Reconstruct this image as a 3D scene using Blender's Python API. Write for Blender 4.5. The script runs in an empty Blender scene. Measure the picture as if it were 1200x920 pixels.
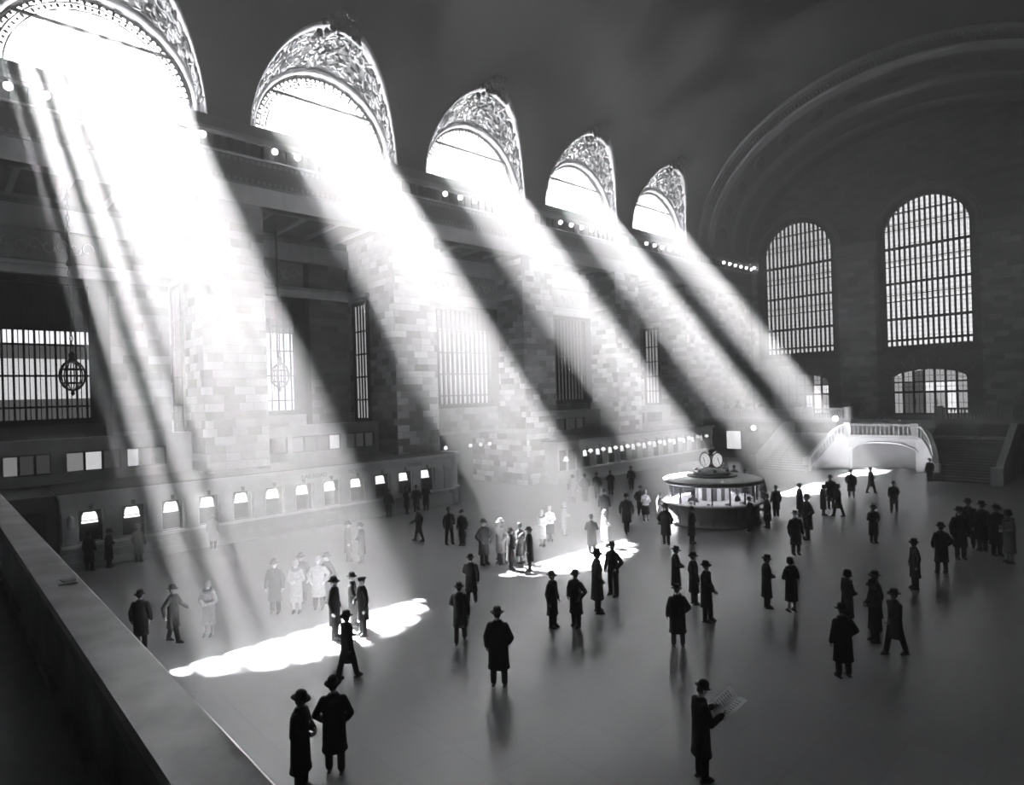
import bpy, bmesh, math, random
from mathutils import Vector, Matrix
from mathutils.geometry import tessellate_polygon
random.seed(7)
PI = math.pi
SC = bpy.context.scene
COL = SC.collection

# ------------------------------------------------------------------ materials
MAT = {}
def nt(name):
    m = bpy.data.materials.new(name); m.use_nodes = True
    t = m.node_tree; t.nodes.clear()
    out = t.nodes.new('ShaderNodeOutputMaterial')
    MAT[name] = m
    return m, t, out
def grey(v): return (v, v, v * 1.02, 1)
def ramp(t, stops):
    r = t.nodes.new('ShaderNodeValToRGB'); e = r.color_ramp.elements
    while len(e) < len(stops): e.new(0.5)
    for k, (p, c) in enumerate(stops): e[k].position = p; e[k].color = grey(c)
    return r
def mat_plain(name, v, rough=0.7, var=0.0, scale=6.0, metal=0.0, bump=0.0, stretch=(1, 1, 1), spec=0.4):
    m, t, out = nt(name)
    b = t.nodes.new('ShaderNodeBsdfPrincipled'); t.links.new(b.outputs[0], out.inputs[0])
    b.inputs['Roughness'].default_value = rough; b.inputs['Metallic'].default_value = metal
    b.inputs['Specular IOR Level'].default_value = spec
    b.inputs['Base Color'].default_value = grey(v)
    if var > 0:
        tc = t.nodes.new('ShaderNodeTexCoord'); mp = t.nodes.new('ShaderNodeMapping')
        mp.inputs['Scale'].default_value = stretch
        n = t.nodes.new('ShaderNodeTexNoise'); n.inputs['Scale'].default_value = scale; n.inputs['Detail'].default_value = 6
        r = ramp(t, [(0.25, max(0, v - var)), (0.75, v + var)])
        t.links.new(tc.outputs['Object'], mp.inputs[0]); t.links.new(mp.outputs[0], n.inputs['Vector'])
        t.links.new(n.outputs['Fac'], r.inputs[0]); t.links.new(r.outputs[0], b.inputs['Base Color'])
        if bump > 0:
            bp = t.nodes.new('ShaderNodeBump'); bp.inputs['Strength'].default_value = bump; bp.inputs['Distance'].default_value = 0.05
            t.links.new(n.outputs['Fac'], bp.inputs['Height']); t.links.new(bp.outputs[0], b.inputs['Normal'])
    return m
def mat_brick(name, c1, c2, mortar, bw=1.05, rh=0.42, seedscale=0.35):
    """stone blocks of varied tone, laid in courses, from the metre UVs"""
    m, t, out = nt(name)
    b = t.nodes.new('ShaderNodeBsdfPrincipled'); t.links.new(b.outputs[0], out.inputs[0])
    b.inputs['Roughness'].default_value = 0.75
    tc = t.nodes.new('ShaderNodeTexCoord')
    br = t.nodes.new('ShaderNodeTexBrick')
    br.inputs['Scale'].default_value = 1.0; br.inputs['Brick Width'].default_value = bw; br.inputs['Row Height'].default_value = rh
    br.inputs['Mortar Size'].default_value = 0.012; br.inputs['Mortar Smooth'].default_value = 0.2
    br.inputs['Color1'].default_value = grey(c1); br.inputs['Color2'].default_value = grey(c2); br.inputs['Mortar'].default_value = grey(mortar)
    br.offset = 0.5; br.squash = 0.7; br.squash_frequency = 3
    n = t.nodes.new('ShaderNodeTexNoise'); n.inputs['Scale'].default_value = 1.6; n.inputs['Detail'].default_value = 5
    mx = t.nodes.new('ShaderNodeMix'); mx.data_type = 'RGBA'; mx.blend_type = 'MULTIPLY'; mx.inputs[0].default_value = 0.5
    r = ramp(t, [(0.3, 0.72), (0.7, 1.0)])
    t.links.new(tc.outputs['UV'], br.inputs['Vector']); t.links.new(tc.outputs['UV'], n.inputs['Vector'])
    t.links.new(n.outputs['Fac'], r.inputs[0])
    t.links.new(br.outputs['Color'], mx.inputs[6]); t.links.new(r.outputs[0], mx.inputs[7])
    t.links.new(mx.outputs[2], b.inputs['Base Color'])
    bp = t.nodes.new('ShaderNodeBump'); bp.inputs['Strength'].default_value = 0.3; bp.inputs['Distance'].default_value = 0.02
    t.links.new(br.outputs['Fac'], bp.inputs['Height']); bp.invert = True
    t.links.new(bp.outputs[0], b.inputs['Normal'])
    return m
def mat_emit(name, s, v=1.0):
    m, t, out = nt(name)
    e = t.nodes.new('ShaderNodeEmission'); e.inputs[0].default_value = grey(v); e.inputs[1].default_value = s
    t.links.new(e.outputs[0], out.inputs[0]); return m
def mat_pane(name, clear, s):
    """glass that lets the sun through; s adds emission standing in for sky glow and fill"""
    m, t, out = nt(name)
    tr = t.nodes.new('ShaderNodeBsdfTransparent'); tr.inputs[0].default_value = grey(clear)
    e = t.nodes.new('ShaderNodeEmission'); e.inputs[0].default_value = (1, 1, 1, 1); e.inputs[1].default_value = s
    a = t.nodes.new('ShaderNodeAddShader')
    t.links.new(tr.outputs[0], a.inputs[0]); t.links.new(e.outputs[0], a.inputs[1]); t.links.new(a.outputs[0], out.inputs[0])
    return m
def mat_floor():
    m, t, out = nt('floor_marble')
    b = t.nodes.new('ShaderNodeBsdfPrincipled'); t.links.new(b.outputs[0], out.inputs[0])
    tc = t.nodes.new('ShaderNodeTexCoord')
    ck = t.nodes.new('ShaderNodeTexBrick'); ck.offset = 0.0
    ck.inputs['Scale'].default_value = 1.0; ck.inputs['Brick Width'].default_value = 1.2; ck.inputs['Row Height'].default_value = 1.2
    ck.inputs['Mortar Size'].default_value = 0.02
    ck.inputs['Color1'].default_value = grey(0.25); ck.inputs['Color2'].default_value = grey(0.275); ck.inputs['Mortar'].default_value = grey(0.242)
    t.links.new(tc.outputs['UV'], ck.inputs['Vector']); t.links.new(ck.outputs['Color'], b.inputs['Base Color'])
    b.inputs['Roughness'].default_value = 0.27
    return m
mat_brick('stone_blocks', 0.06, 0.70, 0.20)
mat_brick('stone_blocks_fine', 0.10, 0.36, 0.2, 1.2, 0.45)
mat_brick('stone_end_dimmed', 0.03, 0.24, 0.10, 1.3, 0.5)  # darker copy of the wall stone; light falloff put into its colour
mat_brick('stone_pier', 0.10, 0.62, 0.16, 1.3, 0.5)
mat_plain('stone_light', 0.50, 0.6, 0.10, 1.2, stretch=(1, 1.6, 0.25))
mat_plain('stone_mid', 0.30, 0.7, 0.06, 1.5)
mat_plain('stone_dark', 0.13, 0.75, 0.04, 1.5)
mat_plain('bracket_dark', 0.035, 0.8)
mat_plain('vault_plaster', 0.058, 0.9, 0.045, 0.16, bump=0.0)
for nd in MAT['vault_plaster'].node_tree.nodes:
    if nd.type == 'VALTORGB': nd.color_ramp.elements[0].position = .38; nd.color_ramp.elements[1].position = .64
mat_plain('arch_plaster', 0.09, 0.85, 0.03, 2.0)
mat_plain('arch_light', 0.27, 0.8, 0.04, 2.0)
mat_plain('relief_plaster', 0.24, 0.75, 0.11, 1.6)
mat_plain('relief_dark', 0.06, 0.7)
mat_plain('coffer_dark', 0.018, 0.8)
mat_plain('marble_white', 0.72, 0.45, 0.06, 1.5)
mat_plain('marble_counter', 0.46, 0.4, 0.07, 2.0)
mat_plain('marble_parapet', 0.27, 0.30, 0.20, 1.5, bump=0.08)
mat_plain('iron', 0.022, 0.5, spec=0.3)
mat_plain('bronze', 0.06, 0.4, metal=0.6)
mat_plain('recess_dark', 0.02, 0.9)
mat_plain('roof_felt', 0.10, 0.9, 0.03, 3.0)
mat_plain('letter_dark', 0.03, 0.8)
mat_plain('dial_ink', 0.02, 0.6)
mat_plain('paper', 0.85, 0.8, 0.10, 60.0)
mat_plain('skin', 0.36, 0.55)
mat_plain('hair_dark', 0.02, 0.7)
mat_plain('shoe_leather', 0.012, 0.35)
for nm, v in (('cloth_black', 0.010), ('cloth_charcoal', 0.022), ('cloth_grey', 0.075), ('cloth_fawn', 0.26), ('cloth_white', 0.68), ('fur_grey', 0.12)):
    mat_plain(nm, v, 0.9, v * 0.25, 14.0, spec=0.1)
mat_floor()
mat_pane('lunette_glass', 0.86, 5.0)  # added glow whitens the panes and fills the hall
for nm, v in (('end_bright', 2.3), ('end_mid2', 1.6), ('end_mid', .85), ('end_dim', .16)): mat_emit(nm, v)
mat_emit('window_glass_bright', 1.55)
mat_emit('window_glass_mid', 0.55)
mat_emit('window_glass_mid2', 0.95)
mat_emit('window_glass_dim', 0.12)
mat_emit('lamp_glow', 9.0)
mat_emit('lamp_shade_glow', 2.2)
mat_emit('office_bright', .85); mat_emit('office_mid', .3); mat_emit('office_dim', .06)
mat_emit('dial_glow', 0.9)
mat_pane('kiosk_glass', 0.93, 0.0)

# ------------------------------------------------------------------ mesh builder
class MB:
    def __init__(s): s.v = []; s.f = []; s.m = []; s.sm = []
    def add(s, vs, fs, mi=0, smooth=False):
        o = len(s.v); s.v += [tuple(p) for p in vs]
        for f in fs: s.f.append([i + o for i in f]); s.m.append(mi); s.sm.append(smooth)
    def box(s, x0, x1, y0, y1, z0, z1, mi=0):
        if x0 > x1: x0, x1 = x1, x0
        if y0 > y1: y0, y1 = y1, y0
        v = [(x, y, z) for z in (z0, z1) for y in (y0, y1) for x in (x0, x1)]
        s.add(v, [(0, 2, 3, 1), (4, 5, 7, 6), (0, 1, 5, 4), (2, 6, 7, 3), (0, 4, 6, 2), (1, 3, 7, 5)], mi)
    def obox(s, c, ax, hx, hy, z0, z1, mi=0):
        """box turned about z: axis angle ax, half sizes hx, hy"""
        ca, sa = math.cos(ax), math.sin(ax); v = []
        for z in (z0, z1):
            for dy in (-hy, hy):
                for dx in (-hx, hx): v.append((c[0] + dx * ca - dy * sa, c[1] + dx * sa + dy * ca, z))
        s.add(v, [(0, 2, 3, 1), (4, 5, 7, 6), (0, 1, 5, 4), (2, 6, 7, 3), (0, 4, 6, 2), (1, 3, 7, 5)], mi)
    def quad(s, a, b, c, d, mi=0): s.add([a, b, c, d], [(0, 1, 2, 3)], mi)
    def grid(s, rows, mi=0, smooth=True, close=False):
        n = len(rows[0]); v = [p for r in rows for p in r]; f = []
        for i in range(len(rows) - 1):
            for j in range(n if close else n - 1):
                k = (j + 1) % n
                f.append((i * n + j, i * n + k, (i + 1) * n + k, (i + 1) * n + j))
        s.add(v, f, mi, smooth)
    def rings(s, rows, mi=0, smooth=True):
        """closed solid from a stack of rings"""
        n = len(rows[0]); o = len(s.v)
        s.grid(rows, mi, smooth, True)
        s.f.append([o + i for i in range(n)][::-1]); s.m.append(mi); s.sm.append(False)
        q = o + (len(rows) - 1) * n
        s.f.append([q + i for i in range(n)]); s.m.append(mi); s.sm.append(False)
    def lathe(s, prof, c=(0, 0, 0), n=24, mi=0, smooth=True, sx=1.0, sy=1.0):
        rows = [[(c[0] + r * sx * math.cos(2 * PI * k / n), c[1] + r * sy * math.sin(2 * PI * k / n), c[2] + z) for k in range(n)] for r, z in prof]
        s.rings(rows, mi, smooth)
    def tube(s, pts, r, n=8, mi=0, r2=None, closed=False):
        pts = [Vector(p) for p in pts]; L = len(pts); rows = []
        up0 = None
        for i, p in enumerate(pts):
            if closed: d = pts[(i + 1) % L] - pts[i - 1]
            else: d = pts[min(i + 1, L - 1)] - pts[max(i - 1, 0)]
            d.normalize()
            if up0 is None: up0 = Vector((0, 0, 1)) if abs(d.z) < 0.9 else Vector((1, 0, 0))
            a = d.cross(up0)
            if a.length < 1e-4: a = d.cross(Vector((0, 1, 0)))
            a.normalize(); b = a.cross(d); b.normalize(); up0 = b
            rr = r if r2 is None else r + (r2 - r) * i / max(1, L - 1)
            rows.append([tuple(p + a * rr * math.cos(2 * PI * k / n) + b * rr * math.sin(2 * PI * k / n)) for k in range(n)])
        if closed: rows.append(rows[0]); s.grid(rows, mi, True, True)
        else: s.rings(rows, mi)
    def capsule(s, a, b, ra, rb, n=12, mi=0):
        a, b = Vector(a), Vector(b); d = b - a
        L = d.length; d = d / L if L > 1e-6 else Vector((0, 0, 1))
        u = d.orthogonal().normalized(); w = d.cross(u); rows = []
        for t in (-85, -60, -30, 0): rows.append((a + d * ra * math.sin(math.radians(t)), ra * math.cos(math.radians(t))))
        for t in (0, 30, 60, 85): rows.append((b + d * rb * math.sin(math.radians(t)), rb * math.cos(math.radians(t))))
        s.rings([[tuple(p + u * r * math.cos(2 * PI * k / n) + w * r * math.sin(2 * PI * k / n)) for k in range(n)] for p, r in rows], mi)
    def ball(s, c, rx, ry=None, rz=None, n=12, mi=0, rot=None):
        ry = rx if ry is None else ry; rz = rx if rz is None else rz; rows = []
        for i in range(n // 2 + 1):
            th = -PI / 2 + PI * (i + 0.02) / (n // 2 + 0.04); row = []
            for k in range(n):
                p = Vector((rx * math.cos(th) * math.cos(2 * PI * k / n), ry * math.cos(th) * math.sin(2 * PI * k / n), rz * math.sin(th)))
                if rot is not None: p = rot @ p
                row.append((c[0] + p.x, c[1] + p.y, c[2] + p.z))
            rows.append(row)
        s.rings(rows, mi)
    def poly(s, outer, holes, fn, mi=0):
        """flat polygon with holes; fn maps (u, v) to a point"""
        loops = [[Vector((u, v, 0)) for u, v in L] for L in [outer] + holes]
        tri = tessellate_polygon(loops); flat = [p for L in loops for p in L]
        s.add([fn(p.x, p.y) for p in flat], [tuple(t) for t in tri], mi)
    def mesh(s, name, mats):
        me = bpy.data.meshes.new(name); me.from_pydata(s.v, [], s.f)
        for m in mats: me.materials.append(MAT[m] if isinstance(m, str) else m)
        me.polygons.foreach_set('material_index', s.m); me.polygons.foreach_set('use_smooth', s.sm)
        uv = me.uv_layers.new(name='UVMap'); co = me.vertices
        me.update()
        for p in me.polygons:
            n = p.normal; ax = 0 if abs(n.x) >= max(abs(n.y), abs(n.z)) else (1 if abs(n.y) >= abs(n.z) else 2)
            for li in p.loop_indices:
                q = co[me.loops[li].vertex_index].co
                uv.data[li].uv = (q.y, q.z) if ax == 0 else ((q.x, q.z) if ax == 1 else (q.x, q.y))
        return me
    def build(s, name, mats, parent=None, loc=None):
        if isinstance(mats, str): mats = [mats]
        return link(name, s.mesh(name, mats), parent, loc)
def link(name, data, parent=None, loc=None, rz=0.0):
    o = bpy.data.objects.new(name, data); COL.objects.link(o)
    if loc is not None: o.location = loc
    if rz: o.rotation_euler = (0, 0, rz)
    if parent is not None: o.parent = parent
    return o
def empty(name, loc=(0, 0, 0), rz=0.0):
    o = link(name, None, None, loc, rz); o.empty_display_size = 0.3; return o
def tag(o, label, cat, group=None):
    o['label'] = label; o['category'] = cat
    if group: o['group'] = group
    return o
def struct(o, label=None):
    o['kind'] = 'structure'
    if label: o['label'] = label
    return o
def copy_tree(o, parent=None):
    c = o.copy(); COL.objects.link(c)
    if parent is not None: c.parent = parent
    for ch in o.children: copy_tree(ch, c)
    return c

# ------------------------------------------------------------------ dimensions (metres; x across, y along the hall, z up)
XW = -33.0            # face of the piers
XR = 0.9              # opposite wall
YE = 68.0             # end wall
YB = -8.0
CX, VA, VZ, VB = -16.1, 16.9, 21.2, 12.7      # the vault: half ellipse
PITCH = 11.1
YC = [6.13 + PITCH * k for k in range(5)]     # centres of the five bays
OPEN = [(2.15, 10.1), (13.25, 21.2), (24.35, 32.25), (35.5, 43.35), (46.75, 54.5)]
DEEP = [-38.7, -38.7, -36.1, -36.1, -38.7]    # back wall of each recess
def vx(z):
    return CX - VA * math.sqrt(max(0.0, 1 - ((z - VZ) / VB) ** 2))

# ------------------------------------------------------------------ floor, walls, vault
b = MB(); b.quad((-52, YB, 0), (XR + .3, YB, 0), (XR + .3, YE + 12, 0), (-52, YE + 12, 0))
struct(b.build('floor', 'floor_marble'), 'polished pale marble floor of the great hall')

b = MB()
ys = [YB] + [v for o in OPEN for v in o] + [YE + 1]
for k in range(0, len(ys), 2):
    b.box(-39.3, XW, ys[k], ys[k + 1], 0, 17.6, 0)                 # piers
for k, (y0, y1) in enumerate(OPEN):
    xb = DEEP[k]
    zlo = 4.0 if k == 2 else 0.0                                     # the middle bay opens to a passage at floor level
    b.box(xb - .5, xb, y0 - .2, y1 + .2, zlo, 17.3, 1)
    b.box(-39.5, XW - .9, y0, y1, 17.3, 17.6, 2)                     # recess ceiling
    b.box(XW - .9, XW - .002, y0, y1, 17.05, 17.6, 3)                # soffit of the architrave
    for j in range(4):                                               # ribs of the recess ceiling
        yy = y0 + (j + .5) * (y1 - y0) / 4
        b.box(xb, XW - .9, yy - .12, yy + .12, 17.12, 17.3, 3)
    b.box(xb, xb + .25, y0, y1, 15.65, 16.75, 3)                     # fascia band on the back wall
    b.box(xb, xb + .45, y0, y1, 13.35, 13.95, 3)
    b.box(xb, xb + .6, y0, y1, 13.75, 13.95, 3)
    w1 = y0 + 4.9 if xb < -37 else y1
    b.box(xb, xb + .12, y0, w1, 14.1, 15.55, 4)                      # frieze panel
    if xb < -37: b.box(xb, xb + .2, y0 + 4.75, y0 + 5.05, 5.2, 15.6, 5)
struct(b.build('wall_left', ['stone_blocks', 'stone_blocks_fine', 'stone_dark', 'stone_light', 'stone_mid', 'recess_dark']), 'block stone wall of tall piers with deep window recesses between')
b = MB()                                                             # scrolling relief in the friezes of the recesses
for k, (y0, y1) in enumerate(OPEN):
    xb = DEEP[k] + .14; w1 = y0 + 4.8 if DEEP[k] < -37 else y1
    n = int((w1 - y0) / .55)
    for j in range(n):
        yy = y0 + .3 + j * .55; pts = []
        for q in range(11):
            a = q * .55 * (1 if j % 2 else -1); r = .30 - .022 * q
            pts.append((xb, yy + r * math.cos(a), 14.83 + r * 1.4 * math.sin(a)))
        b.tube(pts, .045, 5)
struct(b.build('trim_7', 'stone_light'), 'scroll relief friezes above the recess windows')

b = MB(); b.box(XR, XR + .6, YB, YE + 1, 0, 21.3); struct(b.build('wall_right', 'stone_dark'), 'stone wall facing the sunlit side, darkened to cut bounced light')  # unseen wall, kept dark so it bounces less light
b = MB(); b.box(-39.5, XR + .6, YB - .6, YB, 0, 34.2); struct(b.build('wall_back', 'stone_end_dimmed'), 'dark stone wall behind the balcony')

# entablature along the left wall
b = MB(); Y0, Y1 = YB, YE
b.box(XW - .6, XW + .03, Y0, Y1, 17.05, 18.02, 0)
b.box(XW - .6, XW + .10, Y0, Y1, 18.02, 18.14, 1)
b.box(XW - .6, XW + .02, Y0, Y1, 18.14, 19.45, 2)
b.box(XW - .6, XW + .16, Y0, Y1, 19.45, 19.54, 0)
b.box(XW - .6, XW - .05, Y0, Y1, 19.54, 20.25, 2)
b.box(XW - .6, XW + .14, Y0, Y1, 20.25, 20.40, 1)
b.box(XW - .6, XW + .20, Y0, Y1, 20.40, 20.58, 1)
b.box(XW - .6, XW + .10, Y0, Y1, 20.58, 20.70, 2)
b.box(XW - .7, XW + .03, Y0, Y1, 20.70, 21.22, 2)
struct(b.build('trim_1', ['stone_light', 'stone_mid', 'stone_dark']), 'entablature running along the sunlit wall')
b = MB(); y = YB + .3
while y < YE - .2:
    b.box(XW - .06, XW + .12, y, y + .30, 19.56, 20.23, 0)
    y += .62
struct(b.build('trim_2', 'bracket_dark'), 'dark brackets under the cornice')
b = MB(); y = YB + .3
while y < YE - .2:
    b.box(XW, XW + .09, y, y + .13, 18.20, 18.36, 0); b.box(XW, XW + .05, y + .02, y + .2, 19.2, 19.38, 0)
    y += .30
struct(b.build('trim_3', 'stone_mid'), 'small dentil course under the frieze')

# vault with the five lunette openings cut through it
NPH = 22; LH = 6.15; LW = 4.5
PH = [PI / 2 * j / NPH for j in range(NPH + 1)]
def outline(ph):           # ph 0..pi over the arch; offset along y, height
    s = math.sin(ph); return LW * math.cos(ph) * (1 - .06 * s), VZ + LH * s
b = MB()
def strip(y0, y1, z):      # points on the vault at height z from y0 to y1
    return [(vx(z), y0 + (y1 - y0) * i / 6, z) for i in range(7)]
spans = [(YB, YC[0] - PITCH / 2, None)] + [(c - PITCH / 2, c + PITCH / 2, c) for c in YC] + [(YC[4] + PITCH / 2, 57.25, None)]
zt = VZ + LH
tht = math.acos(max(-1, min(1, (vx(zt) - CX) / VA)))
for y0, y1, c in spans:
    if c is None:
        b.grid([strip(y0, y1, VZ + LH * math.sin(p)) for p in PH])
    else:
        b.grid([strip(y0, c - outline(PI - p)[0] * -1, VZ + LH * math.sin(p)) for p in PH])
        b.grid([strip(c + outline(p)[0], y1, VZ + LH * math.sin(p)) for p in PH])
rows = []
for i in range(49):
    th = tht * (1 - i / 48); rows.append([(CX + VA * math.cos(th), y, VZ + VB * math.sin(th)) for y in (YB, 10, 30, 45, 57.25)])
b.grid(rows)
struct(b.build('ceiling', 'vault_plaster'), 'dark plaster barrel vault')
# ------------------------------------------------------------------ lunette windows (window_1 .. window_5)
XL = -33.6; ZL = 21.3; RL = 4.0
def lp(x, y, z): return (x - XL, y, z - ZL)
NS = 44
def loft(u, ph):           # u 0 at the vault outline, 1 at the window arch
    dy, z = outline(ph); x = vx(z)
    ax, ay, az = XL + .02, RL * 1.03 * math.cos(ph), ZL + RL * 1.03 * math.sin(ph)
    bul = .28 * math.sin(PI * u) * math.sin(ph)
    return Vector((x + (ax - x) * u - bul * .5, dy + (ay - dy) * u, z + (az - z) * u + bul))
w = empty('window_1', (XL, YC[0], ZL)); struct(w, 'arched clerestory lunette, sunlight pouring through')
b = MB()
b.grid([[lp(*loft(i / 10, PI * j / NS)) for j in range(NS + 1)] for i in range(11)])
b.quad(lp(XW, -LW - .1, VZ + .01), lp(XL, -RL * 1.03, ZL), lp(XL, RL * 1.03, ZL), lp(XW, LW + .1, VZ + .01))
b.build('reveal', 'relief_plaster', w)
b = MB()                                                             # plain rib along the outline of the opening
rows = []
for off, dx in ((-.05, .0), (-.02, .12), (.35, .14), (.42, .02), (.45, -.1)):
    row = []
    for j in range(NS + 1):
        ph = PI * j / NS; p = loft(max(0, off) / 3.0 * 1.6, ph)
        row.append(lp(p.x + dx * .8, p.y, p.z - dx * .35))
    rows.append(row)
b.grid(rows); b.build('border_rib', 'stone_light', w)
b = MB()                                                             # roll mouldings round the glass
b.tube([lp(XL + .10, RL * 1.05 * math.cos(PI * j / 40), ZL + RL * 1.05 * math.sin(PI * j / 40)) for j in range(41)], .17, 10)
b.tube([lp(XL + .22, (RL + .48) * math.cos(PI * j / 40) * .97, ZL + (RL + .48) * math.sin(PI * j / 40)) for j in range(41)], .07, 8)
b.build('arch_moulding', 'stone_light', w)
b = MB()                                                             # pierced iron border inside the arch
n = 42
for ring, s in ((RL - .14, .17), (RL - .42, .15)):
    for j in range(n):
        a = PI * (j + .5) / n; c = (ring * math.cos(a), ring * math.sin(a))
        rot = Matrix.Rotation(-a, 3, 'X')
        b.ball(lp(XL - .1, c[0], ZL + c[1]), .04, s * (.5 if j % 2 else .8), s * .45, 6, rot=Matrix.Rotation(a, 3, 'X'))
for r in (RL - .02, RL - .27, RL - .58):
    b.tube([lp(XL - .1, r * math.cos(PI * j / 40), ZL + r * math.sin(PI * j / 40)) for j in range(41)], .035, 5)
rows = [[lp(XL - .16, q * math.cos(PI * j / 40), ZL + q * math.sin(PI * j / 40)) for j in range(41)] for q in (RL * 1.07, RL - .10)]
b.grid(rows, 0, False)
b.build('iron_border', 'iron', w)
b = MB()                                                             # heavy mullions of the outer glazing, transom, sill
yy = -3.4
while yy < 3.5:
    zt = math.sqrt(max(.05, RL ** 2 - yy * yy))
    b.box(-.75, -.55, yy - .15, yy + .15, -.3, zt + 1.25)  # bars carried up unseen past the arch to stripe the whole beam
    yy += .85
b.build('mullion', 'iron', w)
b = MB(); b.box(-.16, -.06, -3.35, 3.35, 2.42, 2.56)
for k in range(12):
    y0 = -3.2 + k * .582; b.ball((-.11, y0, 2.5), .06, .1, .1, 6)
b.build('transom', 'iron', w)
b = MB(); b.box(-.8, .15, -RL - .1, RL + .1, -.25, .02); b.build('sill', 'stone_mid', w)
b = MB()
pts = [(RL * math.cos(PI * j / 40), RL * math.sin(PI * j / 40)) for j in range(41)]
b.poly(pts, [], lambda u, v: (-.3, u, v)); b.build('pane', 'lunette_glass', w)
rng = random.Random(3)
b = MB()                                                             # modelled foliage and scrolls over the lunette vault
for k in range(430):
    ph = rng.uniform(.10, PI - .10); u = rng.uniform(.22, .86)
    p = loft(u, ph); e1 = (loft(u, ph + .02) - p).normalized(); e2 = (loft(min(1, u + .05), ph) - p).normalized()
    nn = e1.cross(e2).normalized()
    if nn.z > 0: nn = -nn
    ang = rng.uniform(0, PI); d = e1 * math.cos(ang) + e2 * math.sin(ang); q = nn.cross(d)
    R3 = Matrix((d, q, nn)).transposed()
    c = p + nn * .03; L = rng.uniform(.14, .36)
    b.ball(lp(*c), L, L * .34, .075, 6, 1 if rng.random() < .42 else 0, R3)
for k in range(34):                                                  # scroll stems
    ph = rng.uniform(.2, PI - .2); u = rng.uniform(.3, .75); pts = []
    r = rng.uniform(.2, .42); s = rng.choice((-1, 1))
    for j in range(10):
        a = j * .6; rr = r * (1 - j * .08)
        p = loft(min(.92, max(.1, u + rr * .35 * math.sin(a))), ph + s * rr * .22 * math.cos(a)); pts.append(lp(p.x + .06, p.y, p.z - .08))
    b.tube(pts, .05, 5, k % 2)
b.build('foliage_relief', ['stone_light', 'relief_dark'], w)
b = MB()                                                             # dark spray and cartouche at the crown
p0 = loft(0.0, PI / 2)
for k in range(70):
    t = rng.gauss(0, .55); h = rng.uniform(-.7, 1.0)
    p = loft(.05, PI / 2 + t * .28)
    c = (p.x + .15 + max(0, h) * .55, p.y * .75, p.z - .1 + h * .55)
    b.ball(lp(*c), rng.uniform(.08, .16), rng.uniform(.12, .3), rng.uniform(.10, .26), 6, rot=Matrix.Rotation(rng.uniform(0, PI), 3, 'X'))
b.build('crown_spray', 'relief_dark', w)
wins = [w]
for k in range(1, 5):
    c = copy_tree(w); c.name = 'window_%d' % (k + 1); c.location = (XL, YC[k], ZL); wins.append(c)

# ------------------------------------------------------------------ end arch
def ell(a, bb, y, n=64, t0=0.0, t1=PI): return [(CX + a * math.cos(t0 + (t1 - t0) * j / n), y, VZ + bb * math.sin(t0 + (t1 - t0) * j / n)) for j in range(n + 1)]
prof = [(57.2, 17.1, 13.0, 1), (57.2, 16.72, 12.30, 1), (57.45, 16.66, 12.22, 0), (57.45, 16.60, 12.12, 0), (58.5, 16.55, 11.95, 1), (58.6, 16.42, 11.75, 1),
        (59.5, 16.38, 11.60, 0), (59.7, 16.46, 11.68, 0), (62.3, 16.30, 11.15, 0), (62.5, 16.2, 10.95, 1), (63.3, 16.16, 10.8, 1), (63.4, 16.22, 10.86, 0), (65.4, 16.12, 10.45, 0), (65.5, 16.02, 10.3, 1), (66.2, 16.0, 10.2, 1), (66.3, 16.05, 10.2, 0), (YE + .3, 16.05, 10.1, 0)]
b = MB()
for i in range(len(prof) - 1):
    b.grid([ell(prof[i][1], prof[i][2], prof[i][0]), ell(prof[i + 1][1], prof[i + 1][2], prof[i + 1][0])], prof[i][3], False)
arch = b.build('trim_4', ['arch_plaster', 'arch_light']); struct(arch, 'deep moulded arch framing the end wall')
b = MB()                                                             # rope and rosette courses
for j in range(150):
    t = PI * (j + .5) / 150
    b.ball((CX + 16.5 * math.cos(t), 57.95, VZ + 11.98 * math.sin(t)), .11, .30, .11, 6)
    b.ball((CX + 16.68 * math.cos(t), 57.25, VZ + 12.22 * math.sin(t)), .09, .09, .09, 6)
b.build('rosette_course', 'bracket_dark', arch)
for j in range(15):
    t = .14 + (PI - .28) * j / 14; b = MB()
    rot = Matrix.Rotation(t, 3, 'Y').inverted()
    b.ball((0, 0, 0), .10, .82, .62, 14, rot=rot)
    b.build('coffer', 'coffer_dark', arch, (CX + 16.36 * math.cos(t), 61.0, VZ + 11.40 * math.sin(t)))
    b = MB(); pts = []
    for q in range(20):
        a = 2 * PI * q / 20; pts.append(tuple(rot @ Vector((-.06, 1.0 * math.cos(a), .78 * math.sin(a)))))
    b.tube(pts, .05, 5, closed=True)
    b.build('coffer_frame', 'arch_light', arch, (CX + 16.36 * math.cos(t), 61.0, VZ + 11.40 * math.sin(t)))

b = MB(); b.box(-39.5, XR + .6, 57.0, YE + 1.6, 34.3, 34.6); b.box(-33.6, -33.05, 57.0, YE + 1.6, 20.7, 34.4); b.box(XR, XR + .5, 57.0, YE + 1.6, 20.7, 34.4)  # unseen slab and side blocks added to stop sun leaking past the arch
struct(b.build('sun_block_end', 'stone_end_dimmed'), 'unseen blocks added above the end arch to stop sun leaks')
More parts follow.
